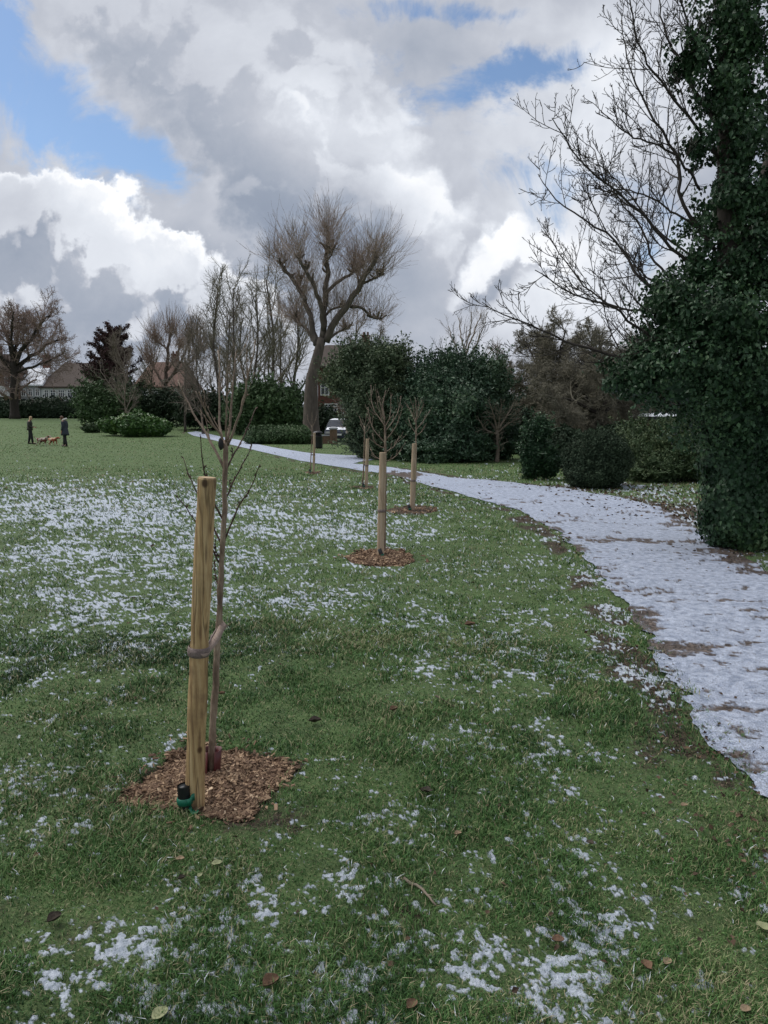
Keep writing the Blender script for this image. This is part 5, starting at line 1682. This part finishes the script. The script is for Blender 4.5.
house('house', -34, 14, 372, 354, 104, 4, 'brown brick house with white windows at the far left edge behind the oak', M['brick_brown'], M['tile_brown'],
      [(6, 12, 377, 384, 2), (-8, 0, 377, 384, 2), (-22, -14, 388, 398, 2)], .2, (0,), band=(1, 13, 386, 397, M['render_white']))
house('house', 17, 42, 386, 368, 106, 5, 'low pale house with a snowy roof right of the oak trunk', M['render_grey'], M['snow_clean'],
      [(22, 26, 389, 396, 2), (29, 33, 389, 396, 2), (36, 40, 389, 396, 2)], .03)
house('house', 42, 95, 388, 363, 106, 10, 'wide house with a brown hipped roof and a row of white windows', M['render_white'], M['tile_brown'],
      [(45, 49, 390, 398, 2), (51, 56, 390, 398, 2), (59, 65, 390, 398, 3), (68, 73, 390, 398, 2), (77, 84, 390, 398, 3), (48, 56, 402, 410, 3)], .2, (48,), band=(58, 83, 402, 406, M['tile_red']))
house('house', 136, 182, 388, 362, 98, 10, 'red roofed house half hidden behind the small pollarded tree', M['render_white'], M['tile_red'], [(149, 155, 392, 399, 2), (163, 168, 392, 399, 2)], .15, (176,))
house('brick_house', 318, 378, 368, 345, 82, 9, 'red brick house with white windows behind the big pollarded tree', M['brick_red'], M['tile_brown'],
      [(321, 329, 384, 395, 2), (325, 337, 404, 412, 4), (341, 346, 404, 415, 2), (341, 347, 384, 395, 2)], .12, (366,))


def shed():
    Y = 25.0; x0, x1 = at(652, 415, Y)[0], at(705, 415, Y)[0]; z = at(384, 419, Y)[2]
    o = thing('garden_shed', ((x0 + x1) / 2, Y + 1, 0), 'low dark shed with snow on its flat roof behind the straggly hedge', 'shed')
    mb = MB(); mb.box(((x0 + x1) / 2, Y + 1, z / 2), (x1 - x0, 2, z))
    for k in range(7): mb.box((x0 + (k + .5) * (x1 - x0) / 7, Y - .012, z / 2), (.03, .02, z - .1))
    mb.build('wall', M['brick_brown'], o)
    mb = MB(); mb.box(((x0 + x1) / 2, Y + .9, z + .04), (x1 - x0 + .25, 2.4, .08)); rf = mb.build('roof', M['black_metal'], o)
    g = 16; V_ = []
    for i in range(g):
        for j in range(g):
            u, v_ = i / (g - 1), j / (g - 1)
            e = min(u, 1 - u, v_, 1 - v_)
            V_.append([x0 - .1 + (x1 - x0 + .2) * u, Y - .28 + 2.35 * v_, z + .083 + .10 * min(1, e * 9) ** .6 * (.8 + .4 * random.random())])
    V_ = np.array(V_); i = np.arange(g * g).reshape(g, g)
    q = np.stack([i[:-1, :-1], i[1:, :-1], i[1:, 1:], i[:-1, 1:]], -1).reshape(-1, 4)
    s = mesh('snow_cap', V_, [q], M['snow_clean'], o, None, None, None, True)
    s.parent = rf
    return o


shed()

# litter bin
p = G(318, 448.5); Yb = p[1]
bn_ = thing('litter_bin', p, 'black round litter bin beside the path near the farthest young tree', 'bin')
H = .86
mb = MB()
prof = [(.20, 0), (.235, .03), (.24, .10), (.24, .60), (.25, .62), (.25, .65)]
mb.tube([p + [0, 0, z] for r, z in prof], [r for r, z in prof], 20); mb.build('body', M['black_metal'], bn_, True)
mb = MB()
for k in range(4):
    a = math.pi / 4 + k * math.pi / 2; mb.box(p + [.20 * math.cos(a), .20 * math.sin(a), .72], (.06, .06, .16), a)
mb.tube([p + [0, 0, .79], p + [0, 0, .81], p + [0, 0, .86], p + [0, 0, .90]], [.25, .255, .20, .05], 20); mb.build('hood', M['black_metal'], bn_, True)
mb = MB(); mb.tube([p + [0, 0, .645], p + [0, 0, .79]], .17, 16); mb.build('liner', M['rubber'], bn_, True)

# gate pillar and low wall by the park edge
Yg = 46.0; p = at(333.5, 440, Yg); p[2] = float(gz0(0, Yg))
gp = thing('gate_pillar', p, 'short brick pillar with a pale cap in front of the parked car', 'pillar')
MB().box(p + [0, 0, .42], (.42, .42, .90)).build('shaft', M['brick_brown'], gp)
mb = MB(); mb.box(p + [0, 0, .91], (.52, .52, .08)); mb.box(p + [0, 0, .985], (.48, .48, .07), taper=.5); mb.build('cap', M['render_grey'], gp)
p2 = p + [-1.1, 0, 0]
lw = thing('low_wall', p2, 'low brick wall left of the short brick pillar', 'wall')
MB().box(p2 + [0, 0, .22], (1.75, .25, .50)).build('brickwork', M['brick_brown'], lw)
MB().box(p2 + [0, 0, .50], (1.80, .31, .06)).build('coping', M['render_grey'], lw)

# parked car seen end on
Yc = 50.0; c = at(339.5, 440, Yc); c[2] = float(gz0(0, Yc))
car = thing('parked_car', c, 'dark car with snow on its roof and bonnet parked beyond the park edge', 'car')
sec = [(-2.05, .30, .62, .80), (-1.95, .24, .78, .84), (-1.0, .22, .92, .87), (-.75, .22, .94, .87), (1.2, .22, .95, .87), (1.85, .24, .92, .84), (2.02, .32, .70, .80)]
def car_rings(sec_, mb):
    V_ = []
    for (y, z0, z1, hw) in sec_:
        for (x, z) in ((-hw, z0 + .1), (-hw * .92, z0), (hw * .92, z0), (hw, z0 + .1), (hw, z1 - .12), (hw * .9, z1), (-hw * .9, z1), (-hw, z1 - .12)):
            V_.append(c + [x, y, z])
    n = len(sec_)
    F_ = [[k * 8 + i, k * 8 + (i + 1) % 8, (k + 1) * 8 + (i + 1) % 8, (k + 1) * 8 + i] for k in range(n - 1) for i in range(8)]
    mb.add(V_, [np.array(F_), np.array([list(range(8))[::-1], list(range((n - 1) * 8, n * 8))])])
mb = MB(); car_rings(sec, mb); body = mb.build('body', M['car_paint'], car)
mb = MB()
V_ = []
for (y, z, hw) in ((-1.05, .93, .80), (-.45, 1.40, .62), (.9, 1.42, .62), (1.7, .95, .78)):
    V_ += [c + [-hw, y, z], c + [hw, y, z]]
V_ += [c + [-.80, -1.05, .90], c + [.80, -1.05, .90], c + [-.78, 1.7, .90], c + [.78, 1.7, .90]]
mb.add(V_, [np.array([[0, 1, 3, 2], [2, 3, 5, 4], [4, 5, 7, 6], [0, 2, 4, 6][::-1], [1, 3, 5, 7], [8, 9, 1, 0], [6, 7, 11, 10]])])
mb.build('windows', M['glass'], car)
g = 10; V_ = []
for i in range(g):
    for j in range(g):
        u, v_ = i / (g - 1), j / (g - 1); e = min(u, 1 - u, v_, 1 - v_)
        V_.append(c + [-.60 + 1.2 * u, -.45 + 1.35 * v_, 1.41 + .09 * min(1, 6 * e)])
i = np.arange(g * g).reshape(g, g)
sn = mesh('snow_cap', np.array(V_), [np.stack([i[:-1, :-1], i[1:, :-1], i[1:, 1:], i[:-1, 1:]], -1).reshape(-1, 4)], M['snow_clean'], car, None, None, None, True)
V_ = []
for i_ in range(g):
    for j in range(g):
        u, v_ = i_ / (g - 1), j / (g - 1); e = min(u, 1 - u, v_, 1 - v_)
        V_.append(c + [-.72 + 1.44 * u, -1.9 + .8 * v_, .80 + .13 * v_ + .05 * min(1, 6 * e)])
mesh('bonnet_snow', np.array(V_), [np.stack([i[:-1, :-1], i[1:, :-1], i[1:, 1:], i[:-1, 1:]], -1).reshape(-1, 4)], M['snow_clean'], car, None, None, None, True)
for sx in (-1, 1):
    for y in (-1.3, 1.25):
        w_ = MB(); w_.tube([c + [sx * .66, y, .31], c + [sx * .70, y, .31], c + [sx * .86, y, .31], c + [sx * .885, y, .31]], [.27, .31, .31, .27], 20)
        wh = w_.build('wheel', M['rubber'], car)
        w_ = MB(); w_.tube([c + [sx * .87, y, .31], c + [sx * .895, y, .31]], [.19, .17], 14); rm_ = w_.build('rim', M['render_grey'], car); rm_.parent = wh
    MB().box(c + [sx * .62, -2.02, .62], (.26, .08, .13)).build('headlight', M['lamp_glass'], car)
MB().box(c + [0, -2.06, .50], (.52, .02, .11)).build('number_plate', M['white_paint'], car)

generic('bare_tree', 347, 430, 385, 44, 'thin pale stemmed tree between the parked car and the dark evergreen', LV_up, M['bark_pale'], M['twig_grey'], .14, lean=2)

# ------------------------------------------------------------------ people and dogs
M['skin'] = plain('skin', (.42, .24, .17), .55)
M['hair_blond'] = vary('blond_hair', [(0, (.26, .16, .08)), (1, (.55, .40, .24))], 30, .6, 0, .4, 60, stretch=(1, 1, .2), use_rnd=False)
M['hair_brown'] = vary('brown_hair', [(0, (.05, .025, .014)), (1, (.14, .07, .04))], 30, .6, 0, .4, 60, stretch=(1, 1, .2), use_rnd=False)
M['jacket_olive'] = vary('dark_quilted_jacket', [(0, (.016, .017, .014)), (1, (.045, .045, .036))], 12, .7, 0, .5, 30, use_rnd=False)
M['coat_navy'] = vary('navy_coat', [(0, (.018, .024, .034)), (1, (.050, .060, .078))], 12, .75, 0, .5, 30, use_rnd=False)
M['trousers'] = plain('black_trousers', (.014, .014, .016), .8)
M['boots'] = plain('dark_boots', (.018, .014, .012), .5)
M['fur_white'] = plain('white_fur_trim', (.66, .64, .60), .9)
M['eye'] = plain('eye', (.02, .015, .01), .2)


def skin_body(name, joints, edges, m, parent, sub=2):
    """one continuous body grown from a skeleton; joints: name -> (point, radius)"""
    names = list(joints)
    me = bpy.data.meshes.new(name)
    off = np.array(parent.location)
    me.from_pydata([tuple(np.array(joints[n][0]) - off) for n in names], [(names.index(a), names.index(b)) for a, b in edges], [])
    o = link(name, me, parent)
    md = o.modifiers.new('skin', 'SKIN'); md.use_smooth_shade = True
    for i, n in enumerate(names):
        r = joints[n][1]
        me.skin_vertices[0].data[i].radius = (r, r) if not isinstance(r, tuple) else r
        me.skin_vertices[0].data[i].use_root = (i == 0)
    ms = o.modifiers.new('sub', 'SUBSURF'); ms.levels = sub; ms.render_levels = sub
    bpy.context.view_layer.update()
    dg = bpy.context.evaluated_depsgraph_get()
    new = bpy.data.meshes.new_from_object(o.evaluated_get(dg))
    o.modifiers.clear(); o.data = new
    new.materials.clear(); new.materials.append(m)
    for p in new.polygons: p.use_smooth = True
    return o


def loft(mb, rings, sides=18, fold=0.0, cap=True):
    """rings: (centre, rx, ry) in a local frame given as world points; flat ellipses"""
    n = len(rings); V_ = []
    for k, (c_, rx, ry, fr, rt) in enumerate(rings):
        for i in range(sides):
            a = 2 * math.pi * i / sides
            w__ = 1 + fold * math.sin(5 * a + k * .6)
            V_.append(np.array(c_) + rt * math.cos(a) * rx * w__ + fr * math.sin(a) * ry * w__)
    F_ = [[k * sides + i, k * sides + (i + 1) % sides, (k + 1) * sides + (i + 1) % sides, (k + 1) * sides + i] for k in range(n - 1) for i in range(sides)]
    fs = [np.array(F_)]
    if cap: fs.append(np.array([list(range(sides))[::-1], list(range((n - 1) * sides, n * sides))]))
    mb.add(V_, fs)


def person(px, py, height, yaw, label, coat_m, coat_len, hair_m, hair_len, bow, hood=False, arm='down', stride=.13):
    b = G(px, py); b[2] = float(gz0(b[0], b[1]))
    o = thing('person', b, label, 'person')
    fw = np.array([math.sin(yaw), math.cos(yaw), 0]); rt = np.array([fw[1], -fw[0], 0]); up = np.array([0, 0, 1.0])
    s = height / 1.68
    def L(r, f, u): return b + (rt * r + fw * f + up * u) * s
    hx, hz = .05 + bow * .12, 1.56 - bow * .05
    J = {'pelvis': (L(0, 0, .93), .125 * s), 'waist': (L(0, .005, 1.06), .105 * s), 'chest': (L(0, .01, 1.26), .130 * s), 'collar': (L(0, .01, 1.39), .085 * s), 'neck': (L(0, .02 + bow * .03, 1.44), .050 * s),
         'jaw': (L(0, hx - .005, hz - .06), .062 * s), 'head': (L(0, hx - .02, hz + .02), .085 * s), 'crown': (L(0, hx - .03, hz + .085), .055 * s),
         'nose': (L(0, hx + .075, hz - .025), .010 * s)}
    Eg = [('pelvis', 'waist'), ('waist', 'chest'), ('chest', 'collar'), ('collar', 'neck'), ('neck', 'jaw'), ('jaw', 'head'), ('head', 'crown'), ('jaw', 'nose')]
    arms = {}
    for sd_, S_ in ((-1, 'l'), (1, 'r')):
        st_ = stride * (1 if sd_ > 0 else -1)
        J['hip' + S_] = (L(sd_ * .085, 0, .86), .088 * s); J['knee' + S_] = (L(sd_ * .09, st_ * .5 + .02, .48), .056 * s); J['ankle' + S_] = (L(sd_ * .09, st_, .09), .036 * s); J['toe' + S_] = (L(sd_ * .10, st_ + .15, .035), .028 * s)
        J['sho' + S_] = (L(sd_ * .165, .0, 1.36), .058 * s)
        if arm == 'front':
            e_, w__, h_ = (sd_ * .23, -.01, 1.10), (sd_ * .17, .20, 1.02), (sd_ * .14, .27, 1.01)
        else:
            e_, w__, h_ = (sd_ * .215, -.02, 1.10), (sd_ * .22, .05, .86), (sd_ * .215, .07, .78)
        J['elb' + S_] = (L(*e_), .040 * s); J['wri' + S_] = (L(*w__), .026 * s); J['palm' + S_] = (L(*h_), (.030 * s, .016 * s))
        Eg += [('pelvis', 'hip' + S_), ('hip' + S_, 'knee' + S_), ('knee' + S_, 'ankle' + S_), ('ankle' + S_, 'toe' + S_), ('collar', 'sho' + S_), ('sho' + S_, 'elb' + S_), ('elb' + S_, 'wri' + S_), ('wri' + S_, 'palm' + S_)]
        hv = np.array(h_) - np.array(w__); hv /= np.linalg.norm(hv)
        for f_ in range(4):
            lf = (.055, .065, .060, .048)[f_]; oy = (f_ - 1.5) * .017
            q = np.array(h_) + hv * (.035 + lf * .5) + np.array([0, oy if arm != 'front' else 0, 0 if arm != 'front' else oy])
            J[f'fin{S_}{f_}'] = (L(*q), .0085 * s); J[f'tip{S_}{f_}'] = (L(*(q + hv * lf * .5 + np.array([-sd_ * .012, .004, -.002]))), .0065 * s)
            Eg += [('palm' + S_, f'fin{S_}{f_}'), (f'fin{S_}{f_}', f'tip{S_}{f_}')]
        q = np.array(h_) + np.array([-sd_ * .015, .028, .012]); J['thumb' + S_] = (L(*q), .0095 * s); Eg.append(('palm' + S_, 'thumb' + S_))
        arms[S_] = (J['sho' + S_][0], J['elb' + S_][0], J['wri' + S_][0])
    skin_body('body', J, Eg, M['skin'], o)
    # trousers
    mb = MB()
    for S_, sd_ in (('l', -1), ('r', 1)):
        mb.tube(poly([J['hip' + S_][0] + up * .05 * s, J['knee' + S_][0], J['ankle' + S_][0] + up * .01], 10), np.linspace(.108, .056, 10) * s, 14)
    loft(mb, [(L(0, 0, 1.02), .165 * s, .125 * s, fw, rt), (L(0, 0, .93), .178 * s, .135 * s, fw, rt), (L(0, 0, .84), .17 * s, .12 * s, fw, rt)])
    mb.build('trousers', M['trousers'], o, True, False)
    # boots
    for S_ in ('l', 'r'):
        mb = MB(); a = J['ankle' + S_][0]; t_ = J['toe' + S_][0]
        mb.tube([a + up * .10 * s, a + up * .02 * s, a - up * .05 * s], [.050 * s, .050 * s, .046 * s], 12)
        c0 = a * [1, 1, 0] + up * (b[2] + .035 * s)
        mb.tube(poly([c0 - fw * .06 * s, c0 + fw * .02 * s, c0 + fw * .11 * s, c0 + fw * .18 * s], 8), np.array([.030, .042, .045, .044, .043, .040, .034, .018]) * s, 12)
        mb.build('boot', M['boots'], o, True, False)
    # coat: body and sleeves in one garment
    mb = MB()
    zt = 1.42
    rings = [(L(0, .02, zt + .02), .075 * s, .075 * s, fw, rt), (L(0, .01, zt - .02), .125 * s, .10 * s, fw, rt), (L(0, .0, 1.36), .205 * s, .135 * s, fw, rt), (L(0, .01, 1.24), .20 * s, .155 * s, fw, rt), (L(0, .0, 1.08), .175 * s, .14 * s, fw, rt),
             (L(0, 0, .96), .20 * s, .16 * s, fw, rt)]
    z = .84
    while z > coat_len:
        rings.append((L(0, -.01, z), (.215 + (.84 - z) * .14) * s, (.175 + (.84 - z) * .16) * s, fw, rt)); z -= .12
    loft(mb, rings, 20, .015)
    for S_ in ('l', 'r'):
        a, e_, w__ = arms[S_]
        mb.tube(poly([a, e_, w__ - (w__ - e_) * .06], 9), np.linspace(.078, .047, 9) * s, 12)
    mb.build('coat', coat_m, o, True, False)
    # hair
    mb = MB(); hc = J['head'][0]
    Vh, Fh = ICO
    Vq = Vh * [.098 * s, .098 * s, .112 * s]
    front = (Vh @ fw > .35) & (Vh[:, 2] < .45)
    Vq[front] *= .78
    mb.add(hc + up * .02 * s - fw * .012 * s + Vq, Fh)
    if hair_len:
        loft(mb, [(hc - fw * .035 * s + up * .03 * s, .095 * s, .06 * s, fw, rt), (hc - fw * .055 * s - up * .08 * s, .10 * s, .05 * s, fw, rt), (hc - fw * .085 * s - up * hair_len * .6 * s, .105 * s, .035 * s, fw, rt), (hc - fw * .12 * s - up * hair_len * s, .075 * s, .018 * s, fw, rt)], 16, .04)
    mb.build('hair', hair_m, o, True, False)
    mb = MB()
    for sd_ in (-1, 1):
        mb.add(L(sd_ * .032, hx + .062, hz + .012) + ICO[0] * .010 * s, ICO[1])
    mb.build('eyes', M['eye'], o, True, False)
    if hood:
        mb = MB(); cc = L(0, -.02, 1.43); ring = [cc + rt * math.cos(a) * .115 * s + fw * math.sin(a) * .10 * s + up * (.03 - .05 * math.sin(a)) * s for a in np.linspace(0, 2 * math.pi, 17)]
        mb.tube(ring, .038 * s, 10); h = mb.build('hood_trim', M['fur_white'], o, True, False)
    return o


person(30.8, 444, 1.64, math.radians(75), 'person with long blond hair, dark jacket and black trousers, left of the dogs', M['jacket_olive'], .72, M['hair_blond'], .30, .5, arm='front')
person(65.5, 446.5, 1.68, math.radians(-80), 'person in a long navy coat with white hood trim looking down at the dogs', M['coat_navy'], .50, M['hair_brown'], 0, 1.0, True)


def fur(name, a, b, c):
    m, t, bs = mat(name)
    P_ = t.node('ShaderNodeTexCoord').outputs['Object']
    n = t.noise(P_, 5.5, 2, .5)
    col = t.mix(t.rng(n, .46, .54), a, b)
    col = t.mix(t.rng(t.noise(P_, 60, 3, .6), .3, .8), col, c, 'MULTIPLY')
    t.l.new(col, bs.inputs['Base Color']); bs.inputs['Roughness'].default_value = .9
    return m


def dog(px, py, yaw, h, label, m, fold, head_low=0.0):
    b = G(px, py); b[2] = float(gz0(b[0], b[1]))
    o = thing('dog', b, label, 'dog', 'dogs between the two walkers')
    fw = np.array([math.sin(yaw), math.cos(yaw), 0]); rt = np.array([fw[1], -fw[0], 0]); up = np.array([0, 0, 1.0]); s = h / .45
    def L(r, f, u): return b + (rt * r + fw * f + up * u) * s
    hl = head_low
    J = {'mid': (L(0, 0, .34), (.120 * s, .115 * s)), 'chest': (L(0, .18, .34), (.135 * s, .12 * s)), 'rump': (L(0, -.20, .35), (.115 * s, .11 * s)), 'withers': (L(0, .27, .43 - hl * .3), .072 * s), 'neck': (L(0, .34, .49 - hl), .058 * s),
         'skull': (L(0, .42, .53 - hl * 1.2), .064 * s), 'muzzle': (L(0, .49, .50 - hl * 1.3), .036 * s), 'noseb': (L(0, .545, .49 - hl * 1.35), .022 * s), 'tail': (L(0, -.31, .40), .030 * s), 'tail2': (L(0, -.42, .47), .024 * s), 'tail3': (L(0, -.48, .52), .014 * s)}
    Eg = [('mid', 'chest'), ('mid', 'rump'), ('chest', 'withers'), ('withers', 'neck'), ('neck', 'skull'), ('skull', 'muzzle'), ('muzzle', 'noseb'), ('rump', 'tail'), ('tail', 'tail2'), ('tail2', 'tail3')]
    for sd_, S_ in ((-1, 'l'), (1, 'r')):
        k = .04 * sd_ * fold
        for n, p_, r in (('sh', (sd_ * .07, .19, .30), .048), ('el', (sd_ * .08, .16 + k, .20), .033), ('wr', (sd_ * .08, .18 + k, .09), .022), ('pf', (sd_ * .08, .21 + k, .022), .024),
                         ('hp', (sd_ * .07, -.20, .31), .058), ('kn', (sd_ * .085, -.13 - k, .22), .040), ('hk', (sd_ * .085, -.25 - k, .13), .022), ('ph', (sd_ * .085, -.22 - k, .022), .024)):
            J[n + S_] = (L(*p_), r * s)
        Eg += [('chest', 'sh' + S_), ('sh' + S_, 'el' + S_), ('el' + S_, 'wr' + S_), ('wr' + S_, 'pf' + S_), ('rump', 'hp' + S_), ('hp' + S_, 'kn' + S_), ('kn' + S_, 'hk' + S_), ('hk' + S_, 'ph' + S_)]
    skin_body('body', J, Eg, m, o)
    for sd_ in (-1, 1):
        mb = MB(); e0 = L(sd_ * .055, .40, .565 - hl * 1.2)
        mb.tube(poly([e0, L(sd_ * .085, .40, .53 - hl * 1.2), L(sd_ * .088, .41, .455 - hl * 1.2)], 7), np.array([.012, .024, .030, .032, .030, .024, .010]) * s, 8)
        mb.build('ear', m, o, True, False)
    mb = MB(); mb.add(L(0, .565, .495 - hl * 1.35) + ICO[0] * .016 * s, ICO[1]); mb.build('nose', M['eye'], o, True, False)
    return o


dog(42.5, 446, math.radians(95), .46, 'dark reddish brown dog with white markings nearer the blond person', fur('red_white_fur', (.13, .034, .018), (.50, .44, .38), (.7, .65, .6)), 1)
dog(53.0, 445.5, math.radians(-250), .44, 'paler tan dog with a cream head nearer the person in the long coat', fur('tan_fur', (.30, .075, .035), (.60, .44, .30), (.75, .7, .65)), -1, .06)
